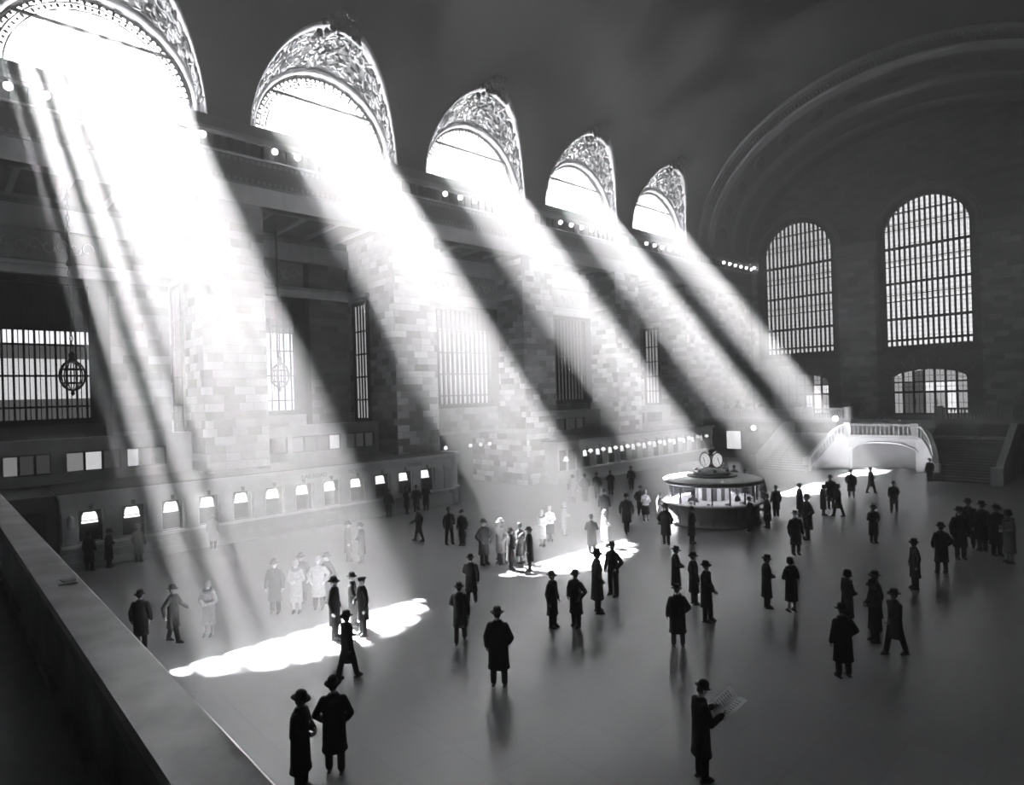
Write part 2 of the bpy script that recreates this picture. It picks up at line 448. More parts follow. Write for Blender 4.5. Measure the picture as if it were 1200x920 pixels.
# ------------------------------------------------------------------ end wall with its tall windows and doors
EW = [(-27.9, 3.9), (-16.1, 3.9), (-4.3, 3.9)]; EZ0, EZS = 9.85, 20.7
DZ0, DZS, DZT = 3.75, 7.1, 7.95
holes = []
def archpts(c, r, z0, zs, rise=None, n=24):
    rise = r if rise is None else rise
    return [(c - r, z0), (c + r, z0)] + [(c + r * math.cos(PI * j / n), zs + rise * math.sin(PI * j / n)) for j in range(n + 1)]
for c, r in EW: holes.append(archpts(c, r, EZ0, EZS))
for c, r in EW: holes.append(archpts(c, 3.0, DZ0, DZS, DZT - DZS))
outer = [(XW - .1, 0), (XR, 0)] + [(CX + 17.1 * math.cos(PI * j / 48), VZ + 12.9 * math.sin(PI * j / 48)) for j in range(49)]
b = MB()
b.poly(outer, holes, lambda u, v: (u, YE, v), 0)
for h in holes:
    b.grid([[(u, YE, v) for u, v in h + h[:1]], [(u, YE + 1.1, v) for u, v in h + h[:1]]], 1, False)
b.box(XW - .2, XR + .2, YE + 1.12, YE + 1.3, 0, 34.2, 2) if False else None
struct(b.build('wall_end', ['stone_end_dimmed', 'stone_dark']), 'stone end wall, dimmed in colour for light falloff, with tall arched windows')
b = MB()
for (x0, x1) in ((XW, -31.85), (-23.95, -20.05), (-12.15, -8.25), (-.35, XR)):
    b.box(x0, x1, YE - .10, YE, 19.75, 20.55, 0); b.box(x0, x1, YE - .2, YE, 20.55, 20.75, 0); b.box(x0, x1, YE - .14, YE, 19.5, 19.62, 0)
    b.box(x0 + .25, x1 - .25, YE - .06, YE, 0, 19.5, 1)
b.box(XW, XR, YE - .3, YE, 9.2, 9.6, 0) if False else None
struct(b.build('trim_5', ['stone_mid', 'stone_pier']), 'carved band and flat piers between the end windows')
b = MB()
for c, r in EW:
    for rr, q in ((r + .28, .16), (r + .62, .10)):
        b.tube([(c + rr * math.cos(PI * j / 40), YE - .04, EZS + rr * math.sin(PI * j / 40)) for j in range(41)], q, 8)
    b.box(c - .35, c + .35, YE - .28, YE, EZS + r + .1, EZS + r + 1.0)
    for j in range(9):                                               # radiating voussoirs over the door
        a = PI * (.14 + .72 * j / 8); u = c + 3.25 * math.cos(a); z = DZS + (DZT - DZS) * math.sin(a)
        b.tube([(c + 3.05 * math.cos(a), YE - .02, DZS + .95 * math.sin(a)), (c + 3.9 * math.cos(a), YE - .02, DZS + 1.9 * math.sin(a))], .045, 5)
struct(b.build('trim_6', 'arch_light'), 'arch mouldings and keystones over the end windows')

def end_window(n, c, bright):
    w = empty('window_%d' % n, (c, YE, EZ0)); r = 3.9; hs = EZS - EZ0
    struct(w, 'tall arched window with close iron bars in the end wall')
    b = MB(); b.poly([(u - c, v - EZ0) for u, v in archpts(c, r - .05, EZ0, EZS)], [], lambda u, v: (u, .92, v)); b.build('pane', bright, w)
    b = MB(); zs = []
    def top(u): return hs + math.sqrt(max(0, r * r - u * u)) - .05
    for k in range(17):
        u = -r + .42 + (2 * r - .84) * k / 16
        b.box(u - .085, u + .085, .62, .78, 0, top(u))
    for k, (z, t) in enumerate(((1.0, .22), (3.05, .26), (4.75, .09), (5.35, .09), (6.5, .20), (8.1, .09), (8.65, .09), (9.85, .26), (11.6, .08), (12.1, .08), (13.2, .10))):
        half = r if z < hs else math.sqrt(max(.1, r * r - (z - hs) ** 2))
        b.box(-half, half, .58, .74, z - t / 2, z + t / 2)
    for k in range(34):                                              # fine glazing bars between the heavy ones
        z = .5 + k * .42
        half = r if z < hs else math.sqrt(max(.05, r * r - (z - hs) ** 2))
        if z < hs + r - .1: b.box(-half, half, .66, .70, z - .018, z + .018)
    b.build('glazing_bars', 'iron', w)
    b = MB()
    for s in (-1, 1):
        b.box(s * r, s * (r - .34), .45, .85, 0, hs)
    b.box(-r, r, .45, .85, 0, .45)
    rows = [[(q * math.cos(PI * j / 30), y, hs + q * math.sin(PI * j / 30)) for j in range(31)] for q, y in ((r, .45), (r - .38, .45), (r - .38, .85))]
    b.grid(rows, 0, False)
    for k in range(26):
        for s in (-1, 1): b.ball((s * (r - .17), .42, .4 + k * .41), .09, .05, .09, 6, 1)
    for k in range(18): b.ball((-r + .5 + k * .406, .42, .22), .09, .05, .09, 6, 1)
    for k in range(24):
        a = PI * (k + .5) / 24; b.ball(((r - .19) * math.cos(a), .42, hs + (r - .19) * math.sin(a)), .09, .05, .09, 6, 1)
    b.build('window_frame', ['iron', 'stone_dark'], w)
end_window(6, EW[0][0], 'end_mid2'); end_window(7, EW[1][0], 'end_bright'); end_window(8, EW[2][0], 'end_mid2')

def end_door(n, c, lit):
    d = empty('door_%d' % n, (c, YE, DZ0)); struct(d, 'glazed doorway with a low arched head below the tall end window')
    r = 3.0
    b = MB()
    for k in range(8):
        u = -r + 2 * r * k / 7; zt = DZS - DZ0 + (DZT - DZS) * math.sqrt(max(0, 1 - (u / r) ** 2))
        b.box(u - .10, u + .10, .5, .7, 0, zt)
    for z, t in ((.06, .12), (2.1, .2), (3.05, .14)): b.box(-r, r, .5, .7, z - t / 2, z + t / 2)
    b.build('door_frame', 'iron', d)
    for k in range(7):
        u0 = -r + 2 * r * k / 7 + .1; u1 = u0 + 2 * r / 7 - .2; zt = DZS - DZ0 + (DZT - DZS) * math.sqrt(max(0, 1 - ((u0 + u1) / 2 / r) ** 2)) - .04
        for q, (z0, z1) in enumerate(((.12, 2.0), (2.2, 2.98), (3.12, zt))):
            b = MB(); b.box(u0, u1, .6, .63, z0, z1)
            b.box((u0 + u1) / 2 - .02, (u0 + u1) / 2 + .02, .57, .6, z0, z1, 1); b.box(u0, u1, .57, .6, (z0 + z1) / 2 - .02, (z0 + z1) / 2 + .02, 1)
            b.build('pane', [lit[k][q], 'iron'], d)
    for k in (2, 4):
        b = MB(); b.tube([(-r + 2 * r * k / 7 + .18, .46, .9), (-r + 2 * r * k / 7 + .18, .40, 1.0), (-r + 2 * r * k / 7 + .18, .40, 1.3), (-r + 2 * r * k / 7 + .18, .46, 1.4)], .025, 6)
        b.build('door_handle', 'bronze', d)

B, M, D = 'end_bright', 'end_mid', 'end_dim'
end_door(1, EW[0][0], [(D, D, D), (D, D, D), (D, D, D), (D, D, D), (M, D, D), (B, B, M), (M, B, D)])
end_door(2, EW[1][0], [(M, M, M), (D, D, M), (D, D, D), (M, B, M), (M, B, M), (B, B, M), (M, M, M)])
end_door(3, EW[2][0], [(D, D, D)] * 7)

B, M, D = 'window_glass_bright', 'window_glass_mid', 'window_glass_dim'
# ------------------------------------------------------------------ recess windows, slit windows, mezzanine windows (left wall)
def bay_window(n, x, y0, y1, z0, z1, lit, step=.42):
    """iron-barred tall window; lit = list of (z0, z1, material)"""
    w = empty('window_%d' % n, (x, (y0 + y1) / 2, z0)); struct(w, 'iron-barred window in a deep recess of the left wall')
    h = z1 - z0; yl = y0 - (y0 + y1) / 2; yr = -yl
    b = MB(); b.box(.02, .30, yl, yl + .3, 0, h); b.box(.02, .30, yr - .75, yr, 0, h); b.box(.02, .30, yl, yr, h - .35, h); b.box(.02, .30, yl, yr, 0, .3)
    b.build('window_frame', 'recess_dark', w)
    b = MB(); y = yl + .3
    while y < yr - .75:
        b.box(.14, .24, y - .045, y + .045, .3, h - .35); y += step
    z = .9
    while z < h - .4:
        b.box(.12, .2, yl, yr - .7, z - .05, z + .05); z += 1.55
    b.build('glazing_bars', 'iron', w)
    for za, zb, m in lit:
        b = MB(); b.box(.03, .06, yl + .3, yr - .75, za - z0, zb - z0)
        k = yl + .3
        while k < yr - .75:
            b.box(.06, .08, k - .02, k + .02, za - z0, zb - z0, 1); k += .21
        b.build('pane', [m, 'iron'], w)
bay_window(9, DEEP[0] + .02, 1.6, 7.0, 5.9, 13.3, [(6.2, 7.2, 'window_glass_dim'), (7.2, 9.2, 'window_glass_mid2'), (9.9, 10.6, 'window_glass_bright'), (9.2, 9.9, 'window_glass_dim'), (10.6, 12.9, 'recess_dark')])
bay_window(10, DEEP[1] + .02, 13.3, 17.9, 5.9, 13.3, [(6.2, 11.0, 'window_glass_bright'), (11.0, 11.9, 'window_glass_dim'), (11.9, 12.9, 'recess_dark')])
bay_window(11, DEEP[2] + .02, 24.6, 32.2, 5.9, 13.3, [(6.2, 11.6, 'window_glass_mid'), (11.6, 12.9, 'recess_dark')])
bay_window(12, DEEP[3] + .02, 35.7, 43.3, 5.9, 13.3, [(6.2, 12.9, 'window_glass_dim')])
bay_window(13, DEEP[4] + .02, 46.9, 51.5, 5.9, 13.3, [(6.2, 12.9, 'window_glass_dim')])
for n, y in ((14, 10.1), (15, 21.2), (16, 54.5)):                    # slit windows in the returns of the piers
    w = empty('window_%d' % n, (-37.0, y, 5.4)); struct(w, 'narrow slit window in the side of a stone pier')
    b = MB()
    for x0, x1 in ((-.98, -.72), (.72, .98)): b.box(x0, x1, -.12, .05, 0, 7.7)
    b.box(-.98, .98, -.12, .05, 7.5, 7.75); b.box(-.98, .98, -.12, .05, -.2, .1); b.box(-1.15, 1.15, -.3, .05, 7.95, 8.2, 1)
    b.build('window_frame', ['recess_dark', 'stone_light'], w)
    b = MB()
    for x in (-.36, 0, .36): b.box(x - .05, x + .05, -.10, -.03, 0, 7.5)
    for z in (1.3, 2.8, 4.3, 5.8): b.box(-.72, .72, -.10, -.03, z - .05, z + .05)
    b.build('glazing_bars', 'iron', w)
    b = MB(); b.box(-.72, .72, -.03, -.01, .1, 7.5); b.build('pane', 'window_glass_mid', w)
B, M, D = 'office_bright', 'office_mid', 'office_dim'
# ------------------------------------------------------------------ mezzanine screens above the ticket office roofs
def mezz(y0, y1, x, cells, label):
    t = empty('mezzanine_screen', (x, (y0 + y1) / 2, 3.25)); struct(t, label); c = (y0 + y1) / 2
    b = MB(); xb = -.9
    b.box(xb, 0, y0 - c, y1 - c, 0, .45); b.box(xb, 0, y0 - c, y1 - c, 1.42, 2.0)
    b.box(xb, .10, y0 - c, y1 - c, 1.9, 2.05); b.box(xb, .06, y0 - c, y1 - c, .40, .47)
    ed = [y0 - c] + [v - c for a in cells for v in a[:2]] + [y1 - c]
    for k in range(0, len(ed), 2): b.box(xb, 0, ed[k], ed[k + 1], .45, 1.42)
    b.build('screen_wall', 'stone_mid', t)
    for a in cells:
        p0, p1, mats = a[0] - c, a[1] - c, a[2]; n = len(mats)
        b = MB()
        for k in range(n + 1): yy = p0 + (p1 - p0) * k / n; b.box(-.16, -.08, yy - .05, yy + .05, .45, 1.42)
        b.box(-.16, -.08, p0, p1, .45, .52); b.box(-.16, -.08, p0, p1, 1.35, 1.42)
        b.build('casement', 'iron', t)
        for k in range(n):
            b = MB(); b.box(-.22, -.2, p0 + (p1 - p0) * k / n, p0 + (p1 - p0) * (k + 1) / n, .45, 1.42); b.build('pane', mats[k], t)
mezz(2.15, 10.1, -35.3, [(2.4, 4.15, [M, D, D]), (4.7, 6.9, [M, B, D]), (7.15, 8.9, [B, D, D])], 'low stone screen with a row of small office windows, nearest recess')
mezz(13.25, 21.2, -35.3, [(13.5, 15.2, [D, D]), (15.5, 18.6, [M, D, D, B]), (18.95, 20.9, [D, D, D])], 'low stone screen with small office windows above the ticket office')
mezz(35.5, 43.35, -35.0, [(35.9, 38.8, [D, D, D]), (39.2, 41.2, [D, D])], 'low stone screen with small dark windows above the far counter')
mezz(46.75, 54.5, -35.0, [(47.2, 50.0, [D, D, D]), (50.4, 53.0, [D, D])], 'low stone screen with small dark windows in the last recess')

# ------------------------------------------------------------------ ticket offices along the left wall
XT = -31.4
def text(s, parent, loc, size, mat, name='lettering', rot=(PI / 2, 0, PI / 2), ext=.006):
    cu = bpy.data.curves.new(name, 'FONT'); cu.body = s; cu.size = size; cu.extrude = ext; cu.align_x = 'CENTER'; cu.resolution_u = 2
    tmp = bpy.data.objects.new(name + '_tmp', cu); COL.objects.link(tmp); bpy.context.view_layer.update()
    me = bpy.data.meshes.new_from_object(tmp.evaluated_get(bpy.context.evaluated_depsgraph_get()))
    bpy.data.objects.remove(tmp); me.materials.clear(); me.materials.append(MAT[mat])
    o = link(name, me, parent, loc); o.rotation_euler = rot; return o
def wicket_meshes():
    b = MB()                                                         # dark recess with moulded surround, ledge and keystone bracket
    b.box(-.5, -.46, -.42, .42, 0, 1.36, 1)
    for s in (-1, 1):
        b.box(-.5, .0, s * .42, s * .44, 0, 1.36, 1); b.box(-.02, .05, s * .42, s * .50, 0, 1.40, 0)
    b.box(-.5, .0, -.42, .42, 1.36, 1.38, 1); b.box(-.02, .06, -.52, .52, 1.36, 1.46, 0)
    b.box(-.02, .14, -.07, .07, 1.40, 1.60, 2)
    fr = b.mesh('wicket_frame', ['marble_counter', 'recess_dark', 'bronze'])
    b = MB()
    for k in range(9): b.box(-.10, -.085, -.40 + k * .1 - .008, -.40 + k * .1 + .008, 0, .72)
    for z in (.02, .72, .5): b.box(-.105, -.08, -.42, .42, z - .015, z + .015)
    gr = b.mesh('wicket_grille', ['bronze'])
    b = MB(); b.box(-.30, -.12, -.29, .29, .80, .87); b.box(-.30, -.14, -.27, .27, .92, 1.02); b.rings([[(-.30, -.27, 1.06), (-.14, -.27, 1.06), (-.14, .27, 1.06), (-.30, .27, 1.06)], [(-.26, -.2, 1.24), (-.17, -.2, 1.24), (-.17, .2, 1.24), (-.26, .2, 1.24)]], 0, False)
    sh = b.mesh('lamp_shade', ['lamp_shade_glow'])
    b = MB(); b.tube([(.10, 0, 1.50), (.34, 0, 1.56), (.46, 0, 1.46), (.46, 0, 1.36)], .022, 6); br = b.mesh('lamp_bracket', ['bronze'])
    b = MB(); b.lathe([(.05, .12), (.09, .10), (.20, -.04), (.21, -.07), (.12, -.07)], (.46, 0, 1.26), 14); b.ball((.46, 0, 1.18), .09, .09, .11, 8)
    gl = b.mesh('lamp_globe', ['lamp_shade_glow'])
    return fr, gr, sh, br, gl
WM = wicket_meshes()
def ticket_office(y0, y1, first, count, label, brackets, words):
    L = y1 - y0; c = (y0 + y1) / 2
    t = empty('ticket_office', (XT, c, 0)); tag(t, label, 'ticket counter', 'ticket offices along the sunlit wall')
    def yr(v): return v - c
    b = MB(); a0, a1 = -L / 2, L / 2
    b.box(-1.7, .06, a0 - .0, a1, 0, .30); b.box(-1.7, 0, a0, a1, .30, .62); b.box(-1.7, .05, a0, a1, .62, .68); b.box(-1.7, -.02, a0, a1, .68, .96)
    b.build('counter_base', 'marble_counter', t)
    b = MB(); b.box(-1.7, .22, a0, a1 + .12, .96, 1.05); b.box(-1.7, .14, a0, a1 + .06, .92, .96); b.build('counter_ledge', 'marble_white', t)
    b = MB()
    cen = [first + 1.556 * k for k in range(count)]
    ed = [y0] + [v for q in cen for v in (q - .44, q + .44)] + [y1]
    for k in range(0, len(ed), 2):
        p0, p1 = yr(ed[k]), yr(ed[k + 1]); b.box(-1.6, 0, p0, p1, 1.05, 2.45)
        m = (p0 + p1) / 2; hw = min(.24, (p1 - p0) / 2 - .08)
        n = max(1, round((p1 - p0) / .68))
        for q in range(n):
            m = p0 + (p1 - p0) * (q + .5) / n
            b.box(0, .09, m - hw, m + hw, 1.05, 2.45); b.box(0, .13, m - hw - .04, m + hw + .04, 1.05, 1.18); b.box(0, .13, m - hw - .04, m + hw + .04, 2.32, 2.45)
            for z in (-.5, 0, .5): b.box(.09, .105, m + z * hw * 1.1 - .03, m + z * hw * 1.1 + .03, 1.2, 2.3)
    b.box(-1.6, -.5, a0, a1, 1.05, 2.45)
    for q in cen: b.box(-1.6, 0, yr(q) - .44, yr(q) + .44, 2.41, 2.45)
    b.build('front_panels', 'marble_counter', t)
    b = MB(); b.box(-1.7, .10, a0, a1 + .02, 2.45, 2.58); b.box(-1.7, .06, a0, a1, 2.58, 2.98); b.box(-1.7, .16, a0 - .04, a1 + .08, 2.98, 3.06); b.box(-1.7, .28, a0 - .1, a1 + .2, 3.06, 3.18)
    k = a0
    while k < a1: b.box(.10, .15, k, k + .07, 2.93, 2.98); k += .14
    b.build('cornice', 'marble_counter', t)
    b = MB(); b.box(-4.2, .2, a0 - .05, a1 + .1, 3.18, 3.24); b.build('roof', 'roof_felt', t)
    for q in cen:
        f = link('ticket_window', WM[0], t, (0, yr(q), 1.05)); link('grille', WM[1], f); link('lamp_shade', WM[2], f)
        if brackets: link('lamp_bracket', WM[3], f); link('lamp_globe', WM[4], f)
    for s, yy, sz in words: text(s, t, (.066, yr(yy), 2.66), sz, 'letter_dark')
    return t
ticket_office(3.9, 24.0, 4.97, 12, 'long marble ticket counter with twelve lit windows, nearer to the balcony', False,
              [('RAILROAD', 14.9, .30), ('TICKETS', 17.4, .30), ('TICKETS', 21.2, .30)])
ticket_office(36.1, 55.9, 37.0, 12, 'marble ticket counter with bracket lamps, farther off beyond the passage', True, [])
# curved end of the near office and the corner of the far one
b = MB()
b.lathe([(1.0, 0), (1.0, .96), (1.12, .97), (1.12, 1.05), (.98, 1.06), (.98, 2.45), (1.06, 2.5), (1.06, 2.95), (1.2, 3.05), (1.25, 3.18), (.2, 3.22)], (XT - 1.0, 24.0, 0), 32)
e = b.build('counter_end', 'marble_counter'); struct(e, 'rounded marble end of the near ticket counter')
b = MB(); b.box(XT - 1.4, XT - .1, 33.9, 36.0, 0, 2.6); b.box(XT - 1.4, XT + .05, 33.8, 36.05, 2.6, 3.15); b.box(XT - .1, XT - .05, 34.1, 34.75, .9, 2.5, 1); b.box(XT - .1, XT - .05, 35.1, 35.8, .9, 2.5, 1)
b.box(XT - .1, XT + .1, 33.9, 36.0, .9, 1.0); b.box(XT - 4, XT + .1, 33.8, 36.1, 3.15, 3.22, 2)
struct(b.build('wall_passage_side', ['marble_counter', 'recess_dark', 'roof_felt']), 'panelled marble corner beside the passage')
lamp = empty('bell_lamp', (XT + .25, 34.42, 1.75)); tag(lamp, 'bell-shaped bright lamp hanging on the marble corner beside the passage', 'lamp')
b = MB(); b.lathe([(.04, .32), (.10, .28), (.16, .08), (.24, 0), (.10, -.02)], (0, 0, 0), 16); b.build('lamp_shade', 'lamp_shade_glow', lamp)
b = MB(); b.tube([(0, 0, .3), (0, 0, .6), (-.28, 0, .62)], .02, 6); b.build('lamp_bracket', 'bronze', lamp)
b = MB()                                                             # passage behind the middle bay
b.box(-50, -49.8, 23, 36, 0, 4.2, 0); b.box(-50, -36.6, 22.8, 24.3, 0, 4.2, 0); b.box(-50, -36.6, 32.3, 33.5, 0, 4.2, 0); b.box(-50, -36.0, 22.8, 33.5, 4.0, 4.2, 0)
struct(b.build('wall_passage', 'stone_mid'), 'passage leading out under the middle recess')
for k, (x, y) in enumerate(((-36.3, 25.4), (-36.3, 26.5), (-36.3, 27.3), (-36.3, 29.6), (-36.3, 30.6), (-36.3, 31.5))):
    l = empty('pendant_lamp', (x, y, 3.05)); tag(l, 'small glowing globe lamp in the row hung across the dark passage mouth', 'lamp', 'globe lamps in the passage')
    b = MB(); b.ball((0, 0, 0), .14, n=10); b.build('globe', 'lamp_shade_glow', l)
    b = MB(); b.tube([(0, 0, .1), (0, 0, .95)], .015, 5); b.build('rod', 'bronze', l)

# far lower left: the dark side of the near office (door and plain wall)
b = MB(); b.box(-36, XT - .25, -3, 3.9, 0, 2.9, 0); b.box(-36, XT, -3, 3.9, 2.9, 3.16, 0); b.box(XT - .26, XT - .2, 2.4, 3.5, .1, 2.5, 1)
struct(b.build('wall_office_side', ['stone_dark', 'recess_dark']), 'plain dark wall at the near end of the ticket counter')
b = MB(); k = 0; b.lathe([(.10, -.2), (.14, -.1), (.10, .1), (.13, .22), (.03, .34)], (0, 0, 0), 12); b.ball((0, 0, .12), .12, n=10)
l = b.build('wall_sconce', 'marble_white', None, (XT + .16, 4.25, 1.95)); tag(l, 'small pale wall sconce at the near end of the ticket counter', 'sconce')

# ------------------------------------------------------------------ lamps on the cornice
b = MB(); b.ball((0, 0, 0), .17, n=12); globe = b.mesh('cornice_globe', ['lamp_glow'])
b = MB(); b.lathe([(.10, .14), (.12, .20), (.05, .26)], (0, 0, 0), 10); b.tube([(0, 0, .2), (-.25, 0, .3)], .03, 5); fit = b.mesh('cornice_fitting', ['bronze'])
BAYW = ['over the nearest recess', 'over the second recess', 'over the middle recess', 'over the fourth recess', 'over the fifth recess', 'beneath the moulded end arch']
for k in range(6):
    n = 7 if k < 5 else 6; y0 = (2.78, 13.87, 25.15, 36.3, 47.75, 61.7)[k]
    for j in range(n):
        p = (XW + .34, y0 + 1.25 * j, 20.0)
        l = link('cornice_lamp', globe, None, p); link('fitting', fit, l)
        tag(l, '%s bright globe lamp of the row on the cornice %s' % (('first', 'second', 'third', 'fourth', 'fifth', 'sixth', 'seventh')[j], BAYW[k]), 'lamp', 'globe lamps along the cornice')
l = link('cornice_lamp', globe, None, (-32.2, YE - .4, 20.05)); link('fitting', fit, l); tag(l, 'last globe lamp, on the end wall beside the barred window', 'lamp', 'globe lamps along the cornice')

# ------------------------------------------------------------------ iron cage chandeliers in the first two recesses
for y, words in ((5.15, 'black iron cage chandelier hanging in the nearest recess'), (15.2, 'iron cage chandelier hanging before the bright window of the second recess')):
    t = empty('cage_chandelier', (-36.0, y, 8.25)); tag(t, words, 'chandelier', 'cage chandeliers')
    b = MB(); r = .52
    for k in range(12):
        a = 2 * PI * k / 12; b.tube([(r * math.sin(q) * math.cos(a), r * math.sin(q) * math.sin(a), -.72 * math.cos(q)) for q in [.25 + (PI - .5) * i / 12 for i in range(13)]], .028, 5)
    for z in (-.35, .3):
        rr = r * math.sqrt(1 - (z / .72) ** 2); b.tube([(rr * math.cos(2 * PI * k / 24), rr * math.sin(2 * PI * k / 24), z) for k in range(24)], .035, 5, closed=True)
    b.build('cage', 'iron', t)
    b = MB(); b.lathe([(.06, .62), (.2, .7), (.10, .85), (.16, 1.0), (.04, 1.15)], (0, 0, 0), 12); b.build('finial', 'bronze', t)
    b = MB(); b.lathe([(.02, -.95), (.1, -.85), (.06, -.75), (.2, -.66)], (0, 0, 0), 12); b.build('pendant_drop', 'bronze', t)
    b = MB()
    for z in range(30):
        pts = [(.06 * math.cos(2 * PI * k / 8) * (1 if z % 2 else 0), .06 * math.cos(2 * PI * k / 8) * (0 if z % 2 else 1), 1.25 + z * .26 + .15 * math.sin(2 * PI * k / 8)) for k in range(8)]
        b.tube(pts, .022, 5, closed=True)
    b.lathe([(.10, 0), (.14, .1), (.05, .3)], (0, 0, 5.2), 10)
    b.tube([(0, 0, 1.2), (0, 0, 9.05)], .012, 5); b.build('chain', 'iron', t)

# ------------------------------------------------------------------ information kiosk with its clock
KX, KY = -16.45, 29.15
t = empty('information_kiosk', (KX, KY, 0)); tag(t, 'round information kiosk with a glazed counter and a four-faced clock on its roof', 'kiosk')
b = MB(); b.lathe([(2.30, 0), (2.30, .12), (2.22, .14), (2.22, .92), (2.27, .96), (2.27, 1.02), (1.7, 1.02), (1.7, .02)], (0, 0, 0), 64)
for k in range(24):
    a = 2 * PI * k / 24; b.obox((2.21 * math.cos(a), 2.21 * math.sin(a)), a, .03, .05, .14, .92)
b.build('counter_base', 'stone_dark', t)
b = MB(); b.lathe([(1.65, 1.02), (2.42, 1.02), (2.45, 1.06), (2.42, 1.10), (1.65, 1.10)], (0, 0, 0), 64); b.build('counter_top', 'marble_white', t)
for k in range(16):
    a = 2 * PI * (k + .3) / 16
    b = MB(); b.obox((2.12 * math.cos(a), 2.12 * math.sin(a)), a, .03, .03, 1.10, 2.0); b.build('post', 'bronze', t)
    a2 = a + PI / 16
    b = MB(); b.obox((2.08 * math.cos(a2), 2.08 * math.sin(a2)), a2, .006, .38, 1.14, 1.96); b.build('glass_panel', 'kiosk_glass', t)
b = MB(); b.lathe([(2.1, 1.98), (2.36, 1.98), (2.40, 2.02), (2.40, 2.16), (2.30, 2.20), (1.2, 2.30), (.9, 2.30), (.9, 2.2), (2.0, 2.1)], (0, 0, 0), 64); b.build('roof', 'marble_white', t)
b = MB(); b.lathe([(2.405, 2.02), (2.43, 2.04), (2.43, 2.15), (2.405, 2.17), (2.38, 2.1)], (0, 0, 0), 64); b.build('roof_fascia', 'bronze', t)
b = MB(); b.lathe([(1.25, 2.29), (1.25, 2.37), (.95, 2.38), (.95, 2.30)], (0, 0, 0), 40); b.build('roof_step', 'bronze', t)
b = MB(); b.lathe([(.92, 2.37), (.92, 2.50), (.80, 2.52), (.70, 2.58), (.45, 2.64), (.30, 2.68), (.2, 2.7)], (0, 0, 0), 32)
for k in range(6):
    a = 2 * PI * k / 6 + .2; b.ball((.78 * math.cos(a), .78 * math.sin(a), 2.60), .10, n=8)
b.build('pedestal', 'marble_counter', t)
ck = MB(); ck.lathe([(.22, 2.68), (.10, 2.74), (.08, 2.78), (.16, 2.84), (.30, 2.92), (.36, 3.10), (.30, 3.28), (.16, 3.38), (.10, 3.42)], (0, 0, 0), 20)
ck.lathe([(.05, 3.40), (.12, 3.47), (.13, 3.52), (.04, 3.62)], (0, 0, 0), 14)
clock = ck.build('clock', 'bronze', t)
for k in range(4):
    a = yaw_k = math.radians(-105 + 90 * k); ca, sa = math.cos(a), math.sin(a)
    b = MB(); n = 28
    def face(r, d): return [(ca * d - sa * r * math.cos(2 * PI * q / n), sa * d + ca * r * math.cos(2 * PI * q / n), 3.10 + r * math.sin(2 * PI * q / n)) for q in range(n)]
    b.rings([face(.36, .33), face(.37, .40), face(.34, .42), face(.30, .445), face(.12, .46), face(.01, .462)]); b.build('clock_face', 'dial_glow', clock)
    b = MB(); b.tube(face(.37, .40), .035, 6, closed=True); b.build('clock_rim', 'bronze', clock)
    b = MB()
    for q in range(12):
        g = 2 * PI * q / 12
        for r0, r1 in ((.24, .30),):
            b.tube([(ca * .462 - sa * r * math.cos(g), sa * .462 + ca * r * math.cos(g), 3.10 + r * math.sin(g)) for r in (r0, r1)], .012, 4)
    b.build('hour_marks', 'dial_ink', clock)
    b = MB()
    for g, r1, th in ((1.95, .16, .02), (5.1, .25, .014)):
        b.tube([(ca * .475 - sa * r * math.cos(g), sa * .475 + ca * r * math.cos(g), 3.10 + r * math.sin(g)) for r in (-.04, r1)], th, 5)
    b.build('clock_hand', 'dial_ink', clock)
b = MB(); b.lathe([(.75, .02), (.75, 1.95), (.2, 1.97)], (0, 0, 0), 20)
for k in range(10):
    a = 2 * PI * k / 10; b.obox((.77 * math.cos(a), .77 * math.sin(a)), a, .04, .10, 1.0, 1.75, 1)
b.build('timetable_rack', ['stone_dark', 'paper'], t)
b = MB(); b.lathe([(.85, 1.90), (1.9, 1.92), (1.9, 1.96), (.85, 1.96)], (0, 0, 0), 40); b.build('ceiling_light', 'lamp_shade_glow', t)
for k in range(9):
    a = -2.5 + k * .45; o = MB(); o.box(-.10, .10, -.08, .08, 0, .05 + .03 * (k % 3)); o.box(-.09, .09, -.07, .07, .05 + .03 * (k % 3), .07 + .03 * (k % 3))
    q = o.build('leaflet_stack', 'paper', None, (KX + 1.9 * math.cos(a), KY + 1.9 * math.sin(a), 1.103)); q.rotation_euler = (0, 0, a)
    tag(q, 'small stack of timetable leaflets on the round kiosk counter', 'leaflets', 'leaflet stacks on the kiosk counter')
